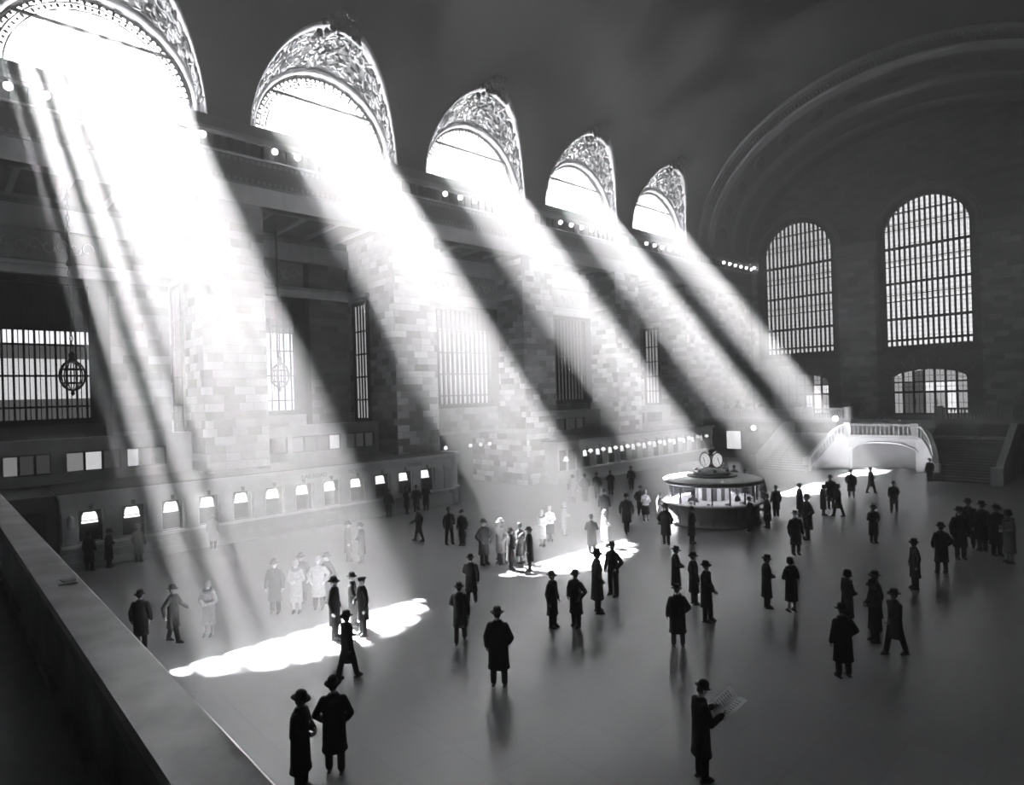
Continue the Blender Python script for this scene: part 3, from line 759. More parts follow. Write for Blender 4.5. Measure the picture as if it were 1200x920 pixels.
# ------------------------------------------------------------------ balcony at the far end and the double staircase
YBAL, ZBAL = 57.2, 3.75
b = MB()
for x0, x1 in ((XW, -19.2), (-13.1, XR)):
    b.box(x0, x1, YBAL, YE, 0, ZBAL - .25, 0); b.box(x0, x1, YBAL - .12, YE, ZBAL - .25, ZBAL, 1)
b.box(-19.2, -13.1, YBAL + 1.2, YE, 0, ZBAL, 0)
for k in range(7): b.box(-19.2, -13.1, YBAL - 1.0 + k * .32, YBAL + 1.3, 0, 2.62 + (k + 1) * .16, 1)
struct(b.build('wall_balcony', ['stone_end_dimmed', 'stone_mid', 'stone_light']), 'stone front of the far balcony with its upper steps')
def balustrade(name, pts, label, mat, h=.98, ped=None, ends=True, step=.22):
    """rail, base and turned balusters along a polyline of floor points (x, y, z)"""
    t = empty(name, pts[0]); o = Vector(pts[0]); tag(t, label, 'balustrade')
    rail, base, bal = MB(), MB(), MB()
    P = [Vector(p) - o for p in pts]
    for z0, z1, w, m in ((h - .14, h, .17, rail), (.0, .16, .17, base)):
        rows = []
        for i, p in enumerate(P):
            d = (P[min(i + 1, len(P) - 1)] - P[max(i - 1, 0)]); d.z = 0; d.normalize(); n = Vector((-d.y, d.x, 0)) * w
            rows.append([tuple(p + n + Vector((0, 0, z0))), tuple(p + n + Vector((0, 0, z1))), tuple(p - n + Vector((0, 0, z1))), tuple(p - n + Vector((0, 0, z0)))])
        m.rings(rows, 0, False)
    for i in range(len(P) - 1):
        L = (P[i + 1] - P[i]).length; n = max(1, int(L / step))
        for k in range(n):
            q = P[i].lerp(P[i + 1], (k + .5) / n)
            bal.lathe([(.06, .14), (.05, .2), (.085, .36), (.045, .58), (.05, .66), (.07, .86)], tuple(q), 8)
    rail.build('rail', mat, t); base.build('plinth', mat, t); bal.build('baluster', mat, t)
    for q in ped or []:
        pd = MB(); q = Vector(q) - o; pd.box(q.x - .26, q.x + .26, q.y - .22, q.y + .22, q.z - .02, q.z + h + .06); pd.box(q.x - .3, q.x + .3, q.y - .26, q.y + .26, q.z + h + .06, q.z + h + .14)
        pd.build('pedestal', mat, t)
    return t
balustrade('balcony_balustrade', [(XW + .1, YBAL + .1, ZBAL), (-19.2, YBAL + .1, ZBAL)], 'stone balustrade on the far balcony, stretch coloured as sunlit, by the ticket counters', 'stone_light', ped=[(-32.6, YBAL + .1, ZBAL), (-27.0, YBAL + .1, ZBAL), (-23.6, YBAL + .1, ZBAL), (-22.6, YBAL + .1, ZBAL), (-19.4, YBAL + .1, ZBAL)])  # paler copy of the balustrade stone carries the sunlight in its colour
balustrade('balcony_balustrade', [(-13.1, YBAL + .1, ZBAL), (XR - .1, YBAL + .1, ZBAL)], 'stone balustrade on the far balcony, stretch coloured as shadowed, past the steps', 'stone_mid', ped=[(-12.9, YBAL + .1, ZBAL), (-9.5, YBAL + .1, ZBAL), (-8.6, YBAL + .1, ZBAL), (-4.0, YBAL + .1, ZBAL)])  # darker copy has the shadow put into the stone colour
st = empty('grand_staircase', (-16.1, 54.2, 0)); tag(st, 'double marble staircase, its bright curved front pierced by an arched way down', 'staircase')
def S(p): return (p[0] + 16.1, p[1] - 54.2, p[2])
ZLAND = 2.6
plan = [(-20.45, 51.0, .0), (-20.25, 51.9, .55), (-19.95, 52.7, 1.15), (-19.55, 53.4, 1.85), (-19.05, 53.95, 2.4), (-18.45, 54.2, ZLAND)]
right = [(-32.2 - x, y, z) for x, y, z in plan][::-1]
path = plan + right
b = MB()                                                             # front wall under the landing with the arched opening
ox0, ox1, ozs, ozt = -18.35, -13.65, 1.35, 2.12
arc = [(ox1, 0.0)] + [((ox0 + ox1) / 2 + (ox1 - ox0) / 2 * math.cos(PI * j / 20), ozs + (ozt - ozs) * math.sin(PI * j / 20)) for j in range(21)] + [(ox0, 0.0)]
front = [(-18.45, 0), (-18.45, ZLAND), (-13.75, ZLAND), (-13.75, 0)]
b.add([S((u, 54.2, v)) for u, v in [(-18.45, 0), (-18.45, ZLAND)] + [(q[0], ZLAND) for q in arc[1:-1]][::-1] + [(-13.75, ZLAND), (-13.75, 0)]], [], 0)
b.poly([(-18.45, 0), (-18.45, ZLAND), (-13.75, ZLAND), (-13.75, 0)] + [(u, v) for u, v in arc], [], lambda u, v: S((u, 54.2, v)))
b.grid([[S((u, 54.2, v)) for u, v in arc], [S((u, 54.75, v)) for u, v in arc]], 0, False)
for seg in (plan, right):                                            # curved flanks rising with the flights
    b.grid([[S((x, y, 0)) for x, y, z in seg], [S((x, y, z + .02)) for x, y, z in seg]], 0, True)
b.build('front_wall', 'marble_white', st)
b = MB(); b.tube([S((u, 54.17, v)) for u, v in [((ox0 + ox1) / 2 + (2.45) * math.cos(PI * j / 20), ozs + (ozt + .08 - ozs) * math.sin(PI * j / 20)) for j in range(21)]], .07, 6)
b.box(-2.5, 2.5, -.12, .02, 2.42, 2.56); b.build('moulding', 'marble_white', st)
b = MB(); b.grid([[S((-16.1 + 2.36 * math.cos(PI * j / 16), 55.0 + 1.0 * math.sin(PI * j / 16), z)) for j in range(17)] for z in (-.0, 2.3)], 0, True)
b.build('lower_passage', 'stone_mid', st)
b = MB(); b.box(-2.45, 2.45, -.0, 3.2, ZLAND - .16, ZLAND); b.box(-8.2, 8.2, 1.6, 3.0, ZLAND - .2, ZLAND)
for s in (-1, 1): b.poly([S((x, y, 0))[:2] for x, y, z in (plan if s < 0 else right)] + ([(-2.35, 1.7), (-4.0, 1.7)] if s < 0 else [(4.0, 1.7), (2.35, 1.7)]), [], lambda u, v: (u, v, ZLAND - .9)) if False else None
b.build('landing', 'stone_light', st)
for s, nm in ((-1, 'near'), (1, 'dark')):                            # the two flights of steps; one has shade put into its stone
    b = MB(); n = 16
    for k in range(n):
        y0 = -4.2 + k * .36; z1 = ZLAND * (k + 1) / (n + 1)
        xin = 4.15 - .10 * max(0, k - 5) ** 1.0
        b.box(s * xin, s * 8.0, y0, 1.7, z1 - ZLAND / (n + 1), z1)
    b.build('flight_steps', 'stone_mid' if s < 0 else 'stone_end_dimmed', st)
    b = MB(); rows = []
    for q in ((s * 8.0, -4.4, 0, 1.0), (s * 8.0, 1.5, ZLAND, ZLAND + 1.0), (s * 8.0, 3.0, ZLAND, ZLAND + 1.0)):
        rows.append([(q[0] - .2, q[1], q[2] * 0), (q[0] - .2, q[1], q[3]), (q[0] + .2, q[1], q[3]), (q[0] + .2, q[1], 0)])
    b.rings(rows, 0, False); b.box(s * 8.0 - .32, s * 8.0 + .32, -4.95, -4.35, 0, 1.15)
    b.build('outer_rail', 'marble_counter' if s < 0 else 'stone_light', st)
    b = MB(); b.tube([(s * 6.1, -4.2, .9), (s * 6.1, 1.5, ZLAND + .9)], .03, 6)
    for k in range(5):
        y = -4.0 + k * 1.3; b.tube([(s * 6.1, y, (y + 4.2) / 5.7 * ZLAND), (s * 6.1, y, .9 + (y + 4.2) / 5.7 * ZLAND)], .02, 5)
    b.build('handrail', 'bronze', st)
def rail_on_stair(seg):
    t_r, t_b, t_p = MB(), MB(), MB(); P = [Vector(S(p)) for p in seg]
    for z0, z1, w, m in ((.84, 1.0, .16, t_r), (.0, .14, .16, t_p)):
        rows = []
        for i, p in enumerate(P):
            d = P[min(i + 1, len(P) - 1)] - P[max(i - 1, 0)]; d.z = 0; d.normalize(); n = Vector((-d.y, d.x, 0)) * w
            rows.append([tuple(p + n + Vector((0, 0, z0))), tuple(p + n + Vector((0, 0, z1))), tuple(p - n + Vector((0, 0, z1))), tuple(p - n + Vector((0, 0, z0)))])
        m.rings(rows, 0, False)
    for i in range(len(P) - 1):
        n = max(1, int((P[i + 1] - P[i]).length / .30))
        for k in range(n):
            t_b.lathe([(.06, .12), (.05, .2), (.085, .36), (.045, .58), (.05, .66), (.07, .86)], tuple(P[i].lerp(P[i + 1], (k + .5) / n)), 8)
    for i in (0, 5, 6, 11):
        q = P[i]; t_p.box(q.x - .24, q.x + .24, q.y - .22, q.y + .22, q.z - .0, q.z + 1.06)
    t_r.build('stair_rail', 'marble_white', st); t_b.build('baluster', 'marble_white', st); t_p.build('newel', 'marble_white', st)
rail_on_stair(path)
b = MB(); b.tube([(-1.6, 2.2, 2.9), (-.9, 4.2, 4.4)], .035, 6); b.tube([(-.9, 4.2, 3.7), (-.9, 4.2, 4.4)], .03, 6); b.tube([(-1.6, 2.2, 2.6), (-1.6, 2.2, 2.9)], .03, 6); b.build('upper_handrail', 'marble_counter', st)
l = empty('newel_lamp', (-20.1, 56.2, 3.9)); tag(l, 'bright globe lamp at the head of the sunlit stair flight', 'lamp')
b = MB(); b.ball((0, 0, 0), .24, n=12); b.build('globe', 'lamp_glow', l); b = MB(); b.lathe([(.16, -1.3), (.06, -1.2), (.05, -.3), (.12, -.22)], (0, 0, 0), 10); b.build('standard', 'bronze', l)
l = empty('wall_lamp', (-27.6, 57.0, 2.95)); tag(l, 'bright lamp on the balcony front beyond the kiosk clock', 'lamp')
b = MB(); b.ball((0, -.2, 0), .22, n=12); b.build('globe', 'lamp_glow', l); b = MB(); b.tube([(0, .1, .3), (0, -.2, .35), (0, -.2, .18)], .03, 6); b.build('lamp_bracket', 'bronze', l)
b = MB(); b.box(-30.4, -29.0, YBAL - .25, YBAL - .15, .9, 2.6); b.box(-30.5, -28.9, YBAL - .2, YBAL - .12, .8, 2.7, 1)
o = b.build('lit_signboard', ['window_glass_bright', 'iron']); tag(o, 'brightly lit board on the wall under the far balcony', 'sign')
for x, lab in ((-26.4, 'dark round shrub in a tub on the sunlit balcony, by the barred door'), (-20.9, 'dark round shrub in a tub on the balcony near the upper steps')):
    t = empty('potted_shrub', (x, 63.5, ZBAL + .004)); tag(t, lab, 'plant')
    b = MB(); b.lathe([(.28, 0), (.36, .5), (.38, .55), (.30, .55)], (0, 0, 0), 16); b.build('tub', 'stone_dark', t)
    b = MB(); rg = random.Random(int(-x * 10))
    for k in range(60):
        v = Vector((rg.gauss(0, 1), rg.gauss(0, 1), rg.gauss(0, 1))).normalized() * .45
        b.ball((v.x, v.y, 1.0 + v.z), .14, .09, .05, 6, rot=Matrix.Rotation(rg.uniform(0, 3), 3, 'X'))
    b.ball((0, 0, 1.0), .42, n=10); b.build('foliage', 'hair_dark', t)

# ------------------------------------------------------------------ balcony under the camera and its parapet
b = MB(); b.box(XW - 2, XR, YB, 1.42, 3.15, 3.42, 0); b.box(XW - 2, XR, .9, 1.4, 0, 3.2, 1) if False else None
struct(b.build('floor_balcony', ['stone_mid']), 'stone balcony floor behind the parapet')
pr = empty('balcony_parapet', (-12, 1.18, 3.42)); tag(pr, 'broad grey marble parapet running across the near corner', 'parapet')
b = MB(); b.box(-20.4, 12.8, -.16, .16, 0, .94); b.build('wall_panel', 'marble_parapet', pr)
b = MB()
b.rings([[(-20.4, y, z) for y, z in ((-.235, .94), (-.235, 1.05), (-.205, 1.08), (.205, 1.08), (.235, 1.05), (.235, .94))], [(12.8, y, z) for y, z in ((-.235, .94), (-.235, 1.05), (-.205, 1.08), (.205, 1.08), (.235, 1.05), (.235, .94))]], 0, False)
b.build('coping', 'marble_parapet', pr)
b = MB(); b.box(-20.4, 12.8, -.21, .21, 0, .14); b.build('plinth', 'marble_parapet', pr)
b = MB(); b.rings([[(x, y, z) for x, y in ((-.16, -.09), (.12, -.11), (.17, .08), (-.12, .12))] for z in (0, .012)], 0, False)
b.rings([[(x, y, z) for x, y in ((-.10, -.07), (.1, -.05), (.08, .08), (-.08, .07))] for z in (.012, .03)], 0, False)
o = b.build('folded_paper', 'paper', None, (-9.55, 1.25, 4.50)); tag(o, 'scrap of folded pale paper lying on the marble parapet', 'paper')

# ------------------------------------------------------------------ people
def remesh(mb, voxel, name, mat, extra=None, smooth=4):
    me = mb.mesh(name + '_raw', [mat]); ob = bpy.data.objects.new(name + '_raw', me); COL.objects.link(ob)
    m = ob.modifiers.new('r', 'REMESH'); m.mode = 'VOXEL'; m.voxel_size = voxel; m.use_smooth_shade = True
    s = ob.modifiers.new('s', 'SMOOTH'); s.iterations = smooth; s.factor = .5
    bpy.context.view_layer.update()
    out = bpy.data.meshes.new_from_object(ob.evaluated_get(bpy.context.evaluated_depsgraph_get())); out.name = name
    bpy.data.objects.remove(ob); bpy.data.meshes.remove(me)
    if extra is not None:
        bm = bmesh.new(); bm.from_mesh(out); em = extra.mesh('x', ['skin', 'hair_dark']); bm.from_mesh(em); bm.to_mesh(out); bm.free(); bpy.data.meshes.remove(em)
    out.materials.clear(); out.materials.append(MAT[mat]); out.materials.append(MAT['hair_dark'])
    for p in out.polygons: p.use_smooth = True
    return out
DOWN = (.275, -.03, 1.12, .285, .05, .87); POCKET = (.325, -.07, 1.13, .235, .10, .95); READ = (.27, .06, 1.12, .17, .33, 1.20)
CLASP = (.275, .02, 1.12, .10, .215, 1.08); FWD = (.27, .08, 1.14, .24, .32, 1.02); BACK = (.27, -.14, 1.13, .27, -.10, .88); UP = (.27, .10, 1.14, .10, .22, 1.34)
def fig(name, sex='m', hem=.42, w=1.0, L=DOWN, R=DOWN, legs=(.095, 0, 0), hat='fedora', pitch=0.0, fur=False, turn=0.0, skirt=False):
    """a standing figure facing +y: body (one surface, with hands and face), coat, trousers or skirt, shoes, hat, hair"""
    g = {}; hx, st_l, st_r = legs
    f = .92 if sex == 'w' else 1.0
    cp, sp, ct, sn = math.cos(pitch), math.sin(pitch), math.cos(turn), math.sin(turn)
    def hp(x, y, z):                                                 # head tilt about the neck
        z -= 1.50; y, z = y * cp + z * sp, -y * sp + z * cp
        return (x * ct - y * sn, x * sn + y * ct, z + 1.50)
    rotH = Matrix.Rotation(turn, 3, 'Z') @ Matrix.Rotation(-pitch, 3, 'X')
    b, ex = MB(), MB()
    b.ball(hp(0, .005, 1.635), .075, .092, .108, 16, rot=rotH); b.capsule(hp(0, .03, 1.575), hp(0, .045, 1.555), .052, .045)      # skull, jaw
    b.capsule(hp(0, .088, 1.64), hp(0, .106, 1.60), .010, .015, 8); b.capsule(hp(-.03, .083, 1.655), hp(.03, .083, 1.655), .013, .013, 8)   # nose, brow
    b.capsule(hp(-.018, .086, 1.565), hp(.018, .086, 1.565), .010, .010, 8)                                                        # lips
    for s in (-1, 1): b.ball(hp(s * .078, -.005, 1.62), .014, .022, .033, 8)                                                       # ears
    b.capsule((0, -.01, 1.42), hp(0, 0, 1.55), .062, .056)
    b.rings([[(rx * math.cos(2 * PI * k / 20), ry * math.sin(2 * PI * k / 20), z) for k in range(20)] for rx, ry, z in ((.13, .09, .86), (.165, .105, .95), (.14, .095, 1.08), (.165, .11, 1.25), (.17, .10, 1.36), (.10, .07, 1.45))])
    for s, A, stg in ((-1, L, st_l), (1, R, st_r)):
        sh, el, wr = Vector((s * .175 * f, 0, 1.385)), Vector((s * A[0] * f, A[1], A[2])), Vector((s * A[3] * f, A[4], A[5]))
        b.capsule(sh, el, .052, .040); b.capsule(el, wr, .040, .027)
        d = (wr - el).normalized(); side = d.cross(Vector((s, 0, .2))).normalized(); pn = side.cross(d).normalized()
        pe = wr + d * .085
        b.capsule(wr + d * .02, pe - d * .012, .026, .030, 10); b.capsule(wr + d * .03 + side * .02, pe + side * .022 - d * .01, .019, .019, 8); b.capsule(wr + d * .03 - side * .02, pe - side * .022 - d * .01, .019, .019, 8)
        inward = pn if pn.dot(Vector((-s, 0, 0))) > 0 else -pn
        for q, ln in enumerate((.068, .078, .072, .056)):            # four fingers, curled a little
            o = pe + side * (.031 - .0207 * q) - d * .012; k1 = o + d * ln * .55 + inward * .006; k2 = k1 + d * ln * .30 + inward * .022; k3 = k2 + d * ln * .12 + inward * .022
            ex.capsule(o, k1, .0098, .0088, 8); ex.capsule(k1, k2, .0088, .008, 8); ex.capsule(k2, k3, .008, .0068, 8)
        o = wr + d * .035 + side * .028; k1 = o + side * .026 + d * .030 + inward * .012; k2 = k1 + d * .032 + inward * .012; ex.capsule(o, k1, .0125, .0105, 8); ex.capsule(k1, k2, .0105, .0085, 8)
        hip, kn, an = Vector((s * .085, 0, .90)), Vector((s * hx, stg * .55 + .01, .49)), Vector((s * hx * 1.08, stg, .10))
        b.capsule(hip, kn, .088 * f, .058); b.capsule(kn, kn.lerp(an, .35) + Vector((0, -.012, 0)), .056, .055); b.capsule(kn.lerp(an, .35) + Vector((0, -.012, 0)), an, .055, .038); b.capsule(an + Vector((0, -.02, -.035)), an + Vector((0, .11, -.055)), .035, .026)
    for s in (-1, 1): ex.ball(hp(s * .031, .086, 1.635), .011, .006, .006, 8, 1)
    g['person'] = (remesh(b, .0105, name + '_body', 'skin', ex, 3), 'skin')
    # coat
    b = MB(); W = w * f
    rows = [(.215 * W + .02, .165 * W + .015, hem), (.215 * W, .16 * W, hem + .12), (.205 * W, .15, .88), (.19 * W * (.94 if sex == 'w' else 1), .142, 1.06), (.208 * W, .145, 1.24), (.215 * W, .138, 1.34), (.19 * W, .115, 1.415), (.11, .085, 1.46), (.082, .078, 1.505), (.07, .066, 1.51)]
    b.rings([[(rx * math.cos(2 * PI * k / 28) * (1 + (.03 * math.sin(5 * 2 * PI * k / 28) if z < .8 else 0)), ry * math.sin(2 * PI * k / 28) - .005, z) for k in range(28)] for rx, ry, z in rows])
    for s, A in ((-1, L), (1, R)):
        sh, el, wr = Vector((s * .178 * f, 0, 1.375)), Vector((s * A[0] * f, A[1], A[2])), Vector((s * A[3] * f, A[4], A[5]))
        b.capsule(sh, el, .080, .068); b.capsule(el, wr.lerp(el, .04), .067, .056)
    b.capsule((-.06, .07, 1.47), (-.02, .15, 1.18), .028, .02); b.capsule((.06, .07, 1.47), (.02, .15, 1.18), .028, .02)
    g['coat'] = (remesh(b, .017, name + '_coat', 'cloth_black', None, 2), 'coat')
    if fur:
        b = MB(); b.tube([(.115 * math.cos(2 * PI * k / 16), .10 * math.sin(2 * PI * k / 16), 1.46 - .03 * math.sin(2 * PI * k / 16)) for k in range(16)], .055, 8, closed=True)
        g['fur_collar'] = (b.mesh(name + '_collar', ['fur_grey']), 'fur')
    if sex == 'm':
        b = MB()
        for s, stg in ((-1, st_l), (1, st_r)):
            b.capsule((s * .085, 0, .92), (s * hx, stg * .55 + .01, .49), .105, .082); b.capsule((s * hx, stg * .55 + .01, .49), (s * hx * 1.08, stg - .005, .10), .082, .072)
        b.ball((0, 0, .95), .17, .12, .12, 14)
        g['trousers'] = (remesh(b, .017, name + '_trousers', 'cloth_black', None, 2), 'trousers')
    elif skirt:
        b = MB(); b.rings([[(rx * math.cos(2 * PI * k / 28) * (1 + .05 * math.sin(7 * 2 * PI * k / 28)), ry * math.sin(2 * PI * k / 28), z) for k in range(28)] for rx, ry, z in ((.22, .17, .36), (.205, .155, .6), (.19, .14, .85), (.15, .115, 1.04))])
        g['skirt'] = (b.mesh(name + '_skirt', ['cloth_black']), 'trousers')
    for s, stg, nm in ((-1, st_l, 'shoe'), (1, st_r, 'shoe')):
        b = MB(); x = s * hx * 1.08
        b.rings([[(x + rx * math.cos(2 * PI * k / 14), stg + .045 + ry * math.sin(2 * PI * k / 14), z) for k in range(14)] for rx, ry, z in ((.042, .135, 0), (.048, .142, .02), (.044, .13, .05), (.038, .08, .085), (.04, .055, .11))])
        b.box(x - .035, x + .035, stg - .095, stg - .03, 0, .025)
        g[nm + ('' if s < 0 else '.r')] = (b.mesh(name + '_shoe', ['shoe_leather']), 'shoe')
    b = MB()                                                         # hair: a cap over the back and sides of the skull
    hr = 1.07 if sex == 'm' else 1.16
    rowsH = []
    for i in range(9):
        th = -.55 + (PI / 2 + .55) * i / 8.2; row = []
        for k in range(18):
            a = 2 * PI * k / 18; front = max(0, math.sin(a)); lo = max(th, .42 * front + (-.55 if front < .1 else .1))
            p = rotH @ Vector((.075 * hr * math.cos(lo) * math.cos(a), .092 * hr * math.cos(lo) * math.sin(a), .108 * hr * math.sin(lo)))
            c = hp(0, -.004, 1.637); row.append((c[0] + p.x, c[1] + p.y, c[2] + p.z))
        rowsH.append(row)
    b.rings(rowsH); g['hair'] = (b.mesh(name + '_hair', ['hair_dark']), 'hair')
    if hat:
        b = MB()
        if hat == 'fedora': pf = [(.085, -.012), (.152, -.018), (.165, -.004), (.155, .004), (.096, .004), (.094, .05), (.088, .10), (.070, .122), (.03, .112), (.01, .108)]
        elif hat == 'bowler': pf = [(.085, -.008), (.130, -.006), (.142, .012), (.130, .008), (.094, .006), (.094, .05), (.082, .095), (.055, .125), (.02, .138), (.005, .139)]
        elif hat == 'cap': pf = [(.09, -.005), (.098, .0), (.125, .045), (.128, .06), (.10, .075), (.04, .08), (.005, .08)]
        else: pf = [(.088, -.075), (.118, -.085), (.114, -.06), (.104, -.02), (.104, .03), (.094, .075), (.065, .108), (.02, .12), (.005, .12)]
        for rr, zz in pf: pass
        rows = []
        for rr, zz in pf:
            row = []
            for k in range(24):
                a = 2 * PI * k / 24
                p = rotH @ Vector((rr * .96 * math.cos(a), rr * 1.10 * math.sin(a), zz + (.012 * math.cos(2 * a) if rr > .13 else 0)))
                c = hp(0, .0, 1.685); row.append((c[0] + p.x, c[1] + p.y, c[2] + p.z))
            rows.append(row)
        b.rings(rows)
        if hat == 'cap':
            c = hp(0, .10, 1.685); b.ball(c, .075, .065, .012, 12, rot=rotH)
        g['hat'] = (b.mesh(name + '_hat', ['cloth_black']), 'hat')
    return g
FIG = {
 'coat': fig('coat', w=1.0), 'pocket': fig('pocket', w=1.05, L=POCKET, R=POCKET, legs=(.11, .05, -.03)),
 'reader': fig('reader', w=1.02, L=READ, R=READ, hat='bowler', pitch=.35, hem=.46), 'suit': fig('suit', hem=.76, w=.93, legs=(.14, .03, -.04), L=POCKET, R=DOWN),
 'clasp': fig('clasp', w=1.04, L=CLASP, R=CLASP, pitch=.18, hem=.38), 'walk': fig('walk', L=FWD, R=BACK, legs=(.085, -.24, .22), w=1.0, hem=.46),
 'lady': fig('lady', 'w', hem=.36, w=1.05, L=CLASP, R=CLASP, hat='cloche', fur=True, pitch=.15), 'girl': fig('girl', 'w', hem=.88, w=.95, L=CLASP, R=UP, hat='cloche', skirt=True),
 'bare': fig('bare', hem=.40, w=1.12, L=DOWN, R=POCKET, hat='fedora', legs=(.12, 0, 0), pitch=.05), 'cap': fig('cap', hem=.50, L=DOWN, R=CLASP, hat='cap', turn=.4), 'talk': fig('talk', L=POCKET, R=FWD, turn=-.35, hem=.44, legs=(.12, .06, 0)),
 'hatless': fig('hatless', hem=.74, w=.95, L=FWD, R=CLASP, hat=None, legs=(.11, .02, -.02)),
}
SHORT = {'k': 'cloth_black', 'c': 'cloth_charcoal', 'g': 'cloth_grey', 'f': 'cloth_fawn', 'w': 'cloth_white'}
def person(kind, x, y, head, coat, label, scale=1.0, hatmat=None, z=0.0, group='people standing about the hall'):
    root = None
    for part, (me, role) in FIG[kind].items():
        nm = part.split('.')[0]
        o = bpy.data.objects.new(nm, me); COL.objects.link(o)
        if root is None:
            root = o; o.location = (x, y, z); o.rotation_euler = (0, 0, math.radians(head)); o.scale = (scale,) * 3
        else: o.parent = root
        if role in ('coat', 'trousers', 'hat'):
            o.material_slots[0].link = 'OBJECT'
            o.material_slots[0].material = MAT[SHORT[coat]] if role == 'coat' else (MAT[hatmat] if role == 'hat' and hatmat else MAT['cloth_black' if coat in 'kc' else 'cloth_charcoal'])
    tag(root, label, 'person', group); return root
person('clasp', -10.43, 4.56, 307, 'k', 'person in heavy long dark overcoat, nearest the parapet, head bowed over his hands', 0.957)
person('pocket', -10.52, 5.23, 53, 'k', 'person in brimmed hat and dark overcoat, back turned, beside the near figure with bowed head', 0.953)
person('walk', -13.80, 7.26, 3, 'c', 'person in dark coat, striding at the edge of the nearest sun pool', 0.900)
person('coat', -16.33, 8.24, 313, 'k', 'person in dark overcoat, facing his companions on the nearest sun pool', 0.968)
person('cap', -15.96, 8.91, 173, 'k', 'person in dark coat and cap, at the bright edge of the nearest sun pool', 0.939)
person('talk', -16.78, 9.04, 324, 'c', 'person in dark coat, half hidden behind the capped figure at the nearest pool', 0.900)
person('coat', -19.78, 7.97, 229, 'g', 'person in beam-lightened grey coat, leftmost of the cluster standing in the striped sunbeam', 0.947)  # coats of the figures in this beam lightened to carry its light
person('lady', -19.30, 8.46, 224, 'f', 'person in beam-lightened fawn coat and cloche hat, in the striped sunbeam', 0.952, 'cloth_fawn')
person('coat', -20.13, 9.01, 219, 'g', 'person in beam-lightened grey coat, behind the fawn-coated figure in the striped sunbeam', 0.914)
person('pocket', -19.13, 9.12, 235, 'f', 'person in broad beam-lightened coat, in the striped sunbeam beside the fawn-coated figure', 0.946, 'cloth_fawn')
person('talk', -19.55, 9.65, 185, 'g', 'person in beam-lightened grey coat, on the right of the cluster in the striped sunbeam', 0.900)
person('lady', -19.33, 5.84, 225, 'f', 'person in sun-lightened coat, alone behind the nearest sun pool', 0.900, 'cloth_fawn')
person('walk', -19.61, 4.99, 310, 'g', 'person in beam-lightened grey coat, stepping into the striped beam near the ticket counter', 0.900)
person('coat', -19.75, 4.21, 56, 'c', 'person in dark coat, in shade left of the striped beam', 0.900)
person('coat', -30.80, 9.61, 51, 'f', 'person in pale coat, at the fourth ticket window of the near counter', 0.900, 'cloth_fawn')
person('coat', -30.80, 6.58, 46, 'g', 'person in grey coat, at the second ticket window of the near counter', 0.900)
person('bare', -30.80, 4.80, 41, 'k', 'person in bulky dark coat, before the first ticket window of the near counter', 0.900)
person('clasp', -30.80, 5.48, 327, 'k', 'person in dark coat, beside the bulky figure at the first ticket window', 0.900)
person('coat', -23.77, 12.69, 322, 'c', 'person in dark overcoat, left of the pair on open floor below the ticket counter', 0.924)
person('clasp', -23.15, 12.96, 137, 'c', 'person in dark overcoat, right of the pair on open floor below the ticket counter', 0.915)
person('coat', -30.80, 19.03, 42, 'k', 'person in dark coat, alone at a ticket window with back to the hall', 0.900)
person('pocket', -30.80, 20.23, -8, 'c', 'person in dark coat, first of three queuing at the near counter end', 0.900)
person('coat', -30.80, 20.91, 53, 'k', 'person in dark coat, middle of three queuing at the near counter end', 0.900)
person('clasp', -30.80, 21.59, 48, 'k', 'person in dark coat, last of three queuing at the near counter end', 0.900)
person('walk', -24.53, 16.73, 133, 'c', 'person in dark coat, walking just below the queue at the near counter end', 0.900)
person('suit', -22.87, 17.25, 263, 'k', 'person in dark suit, left of the pair standing near the passage mouth', 0.947)
person('coat', -22.25, 17.52, 189, 'k', 'person in dark overcoat, right of the pair standing near the passage mouth', 0.900)
person('bare', -19.04, 16.05, 274, 'g', 'person in grey coat and sunlit hat, far edge of the second sun pool', 1.015)
person('talk', -18.65, 16.60, 179, 'f', 'person in pale coat and sunlit hat, beside the grey coat at the second sun pool', 1.000, 'cloth_fawn')
person('coat', -19.19, 17.01, 129, 'c', 'person in dark coat, behind the two sunlit hats at the second sun pool', 0.900)
person('bare', -17.66, 16.21, 325, 'k', 'person in wide black coat and dark hat, at the tip of the second sun pool', 0.900)
person('girl', -18.09, 17.12, 275, 'c', 'person in dark dress, between two dark coats at the tip of the second sun pool', 0.900)
person('coat', -17.03, 16.60, 135, 'k', 'person in dark overcoat, rightmost of the trio at the tip of the second sun pool', 0.935)
person('girl', -19.77, 20.63, 220, 'w', 'person in white clothing, brightest in the middle of the second sun pool', 0.900, 'cloth_fawn')
person('lady', -19.37, 19.71, 191, 'w', 'person in white clothing, left of the brightest figure in the second sun pool', 0.900, 'cloth_fawn')
person('lady', -19.96, 21.81, 321, 'f', 'person in fawn coat, at the back of the second sun pool', 0.900, 'cloth_fawn')
person('lady', -17.18, 21.32, 316, 'w', 'person in white coat, on the right side of the second sun pool', 0.900, 'cloth_fawn')
person('clasp', -16.95, 20.18, 41, 'k', 'person in dark coat, head bent, beside the white coat in the sun', 0.900)
person('coat', -12.42, 12.96, 282, 'k', 'person in long dark overcoat, left of the pair below the second pool', 0.900)
person('pocket', -11.99, 13.49, 187, 'k', 'person in dark overcoat swinging open, right of the pair below the second pool', 0.900)
person('bare', -12.24, 14.76, 317, 'c', 'person in long dark overcoat, beside a dark suit right of the second pool', 1.078)
person('suit', -12.88, 16.35, 177, 'k', 'person in dark suit, hands by his sides, right of the second pool', 0.995)
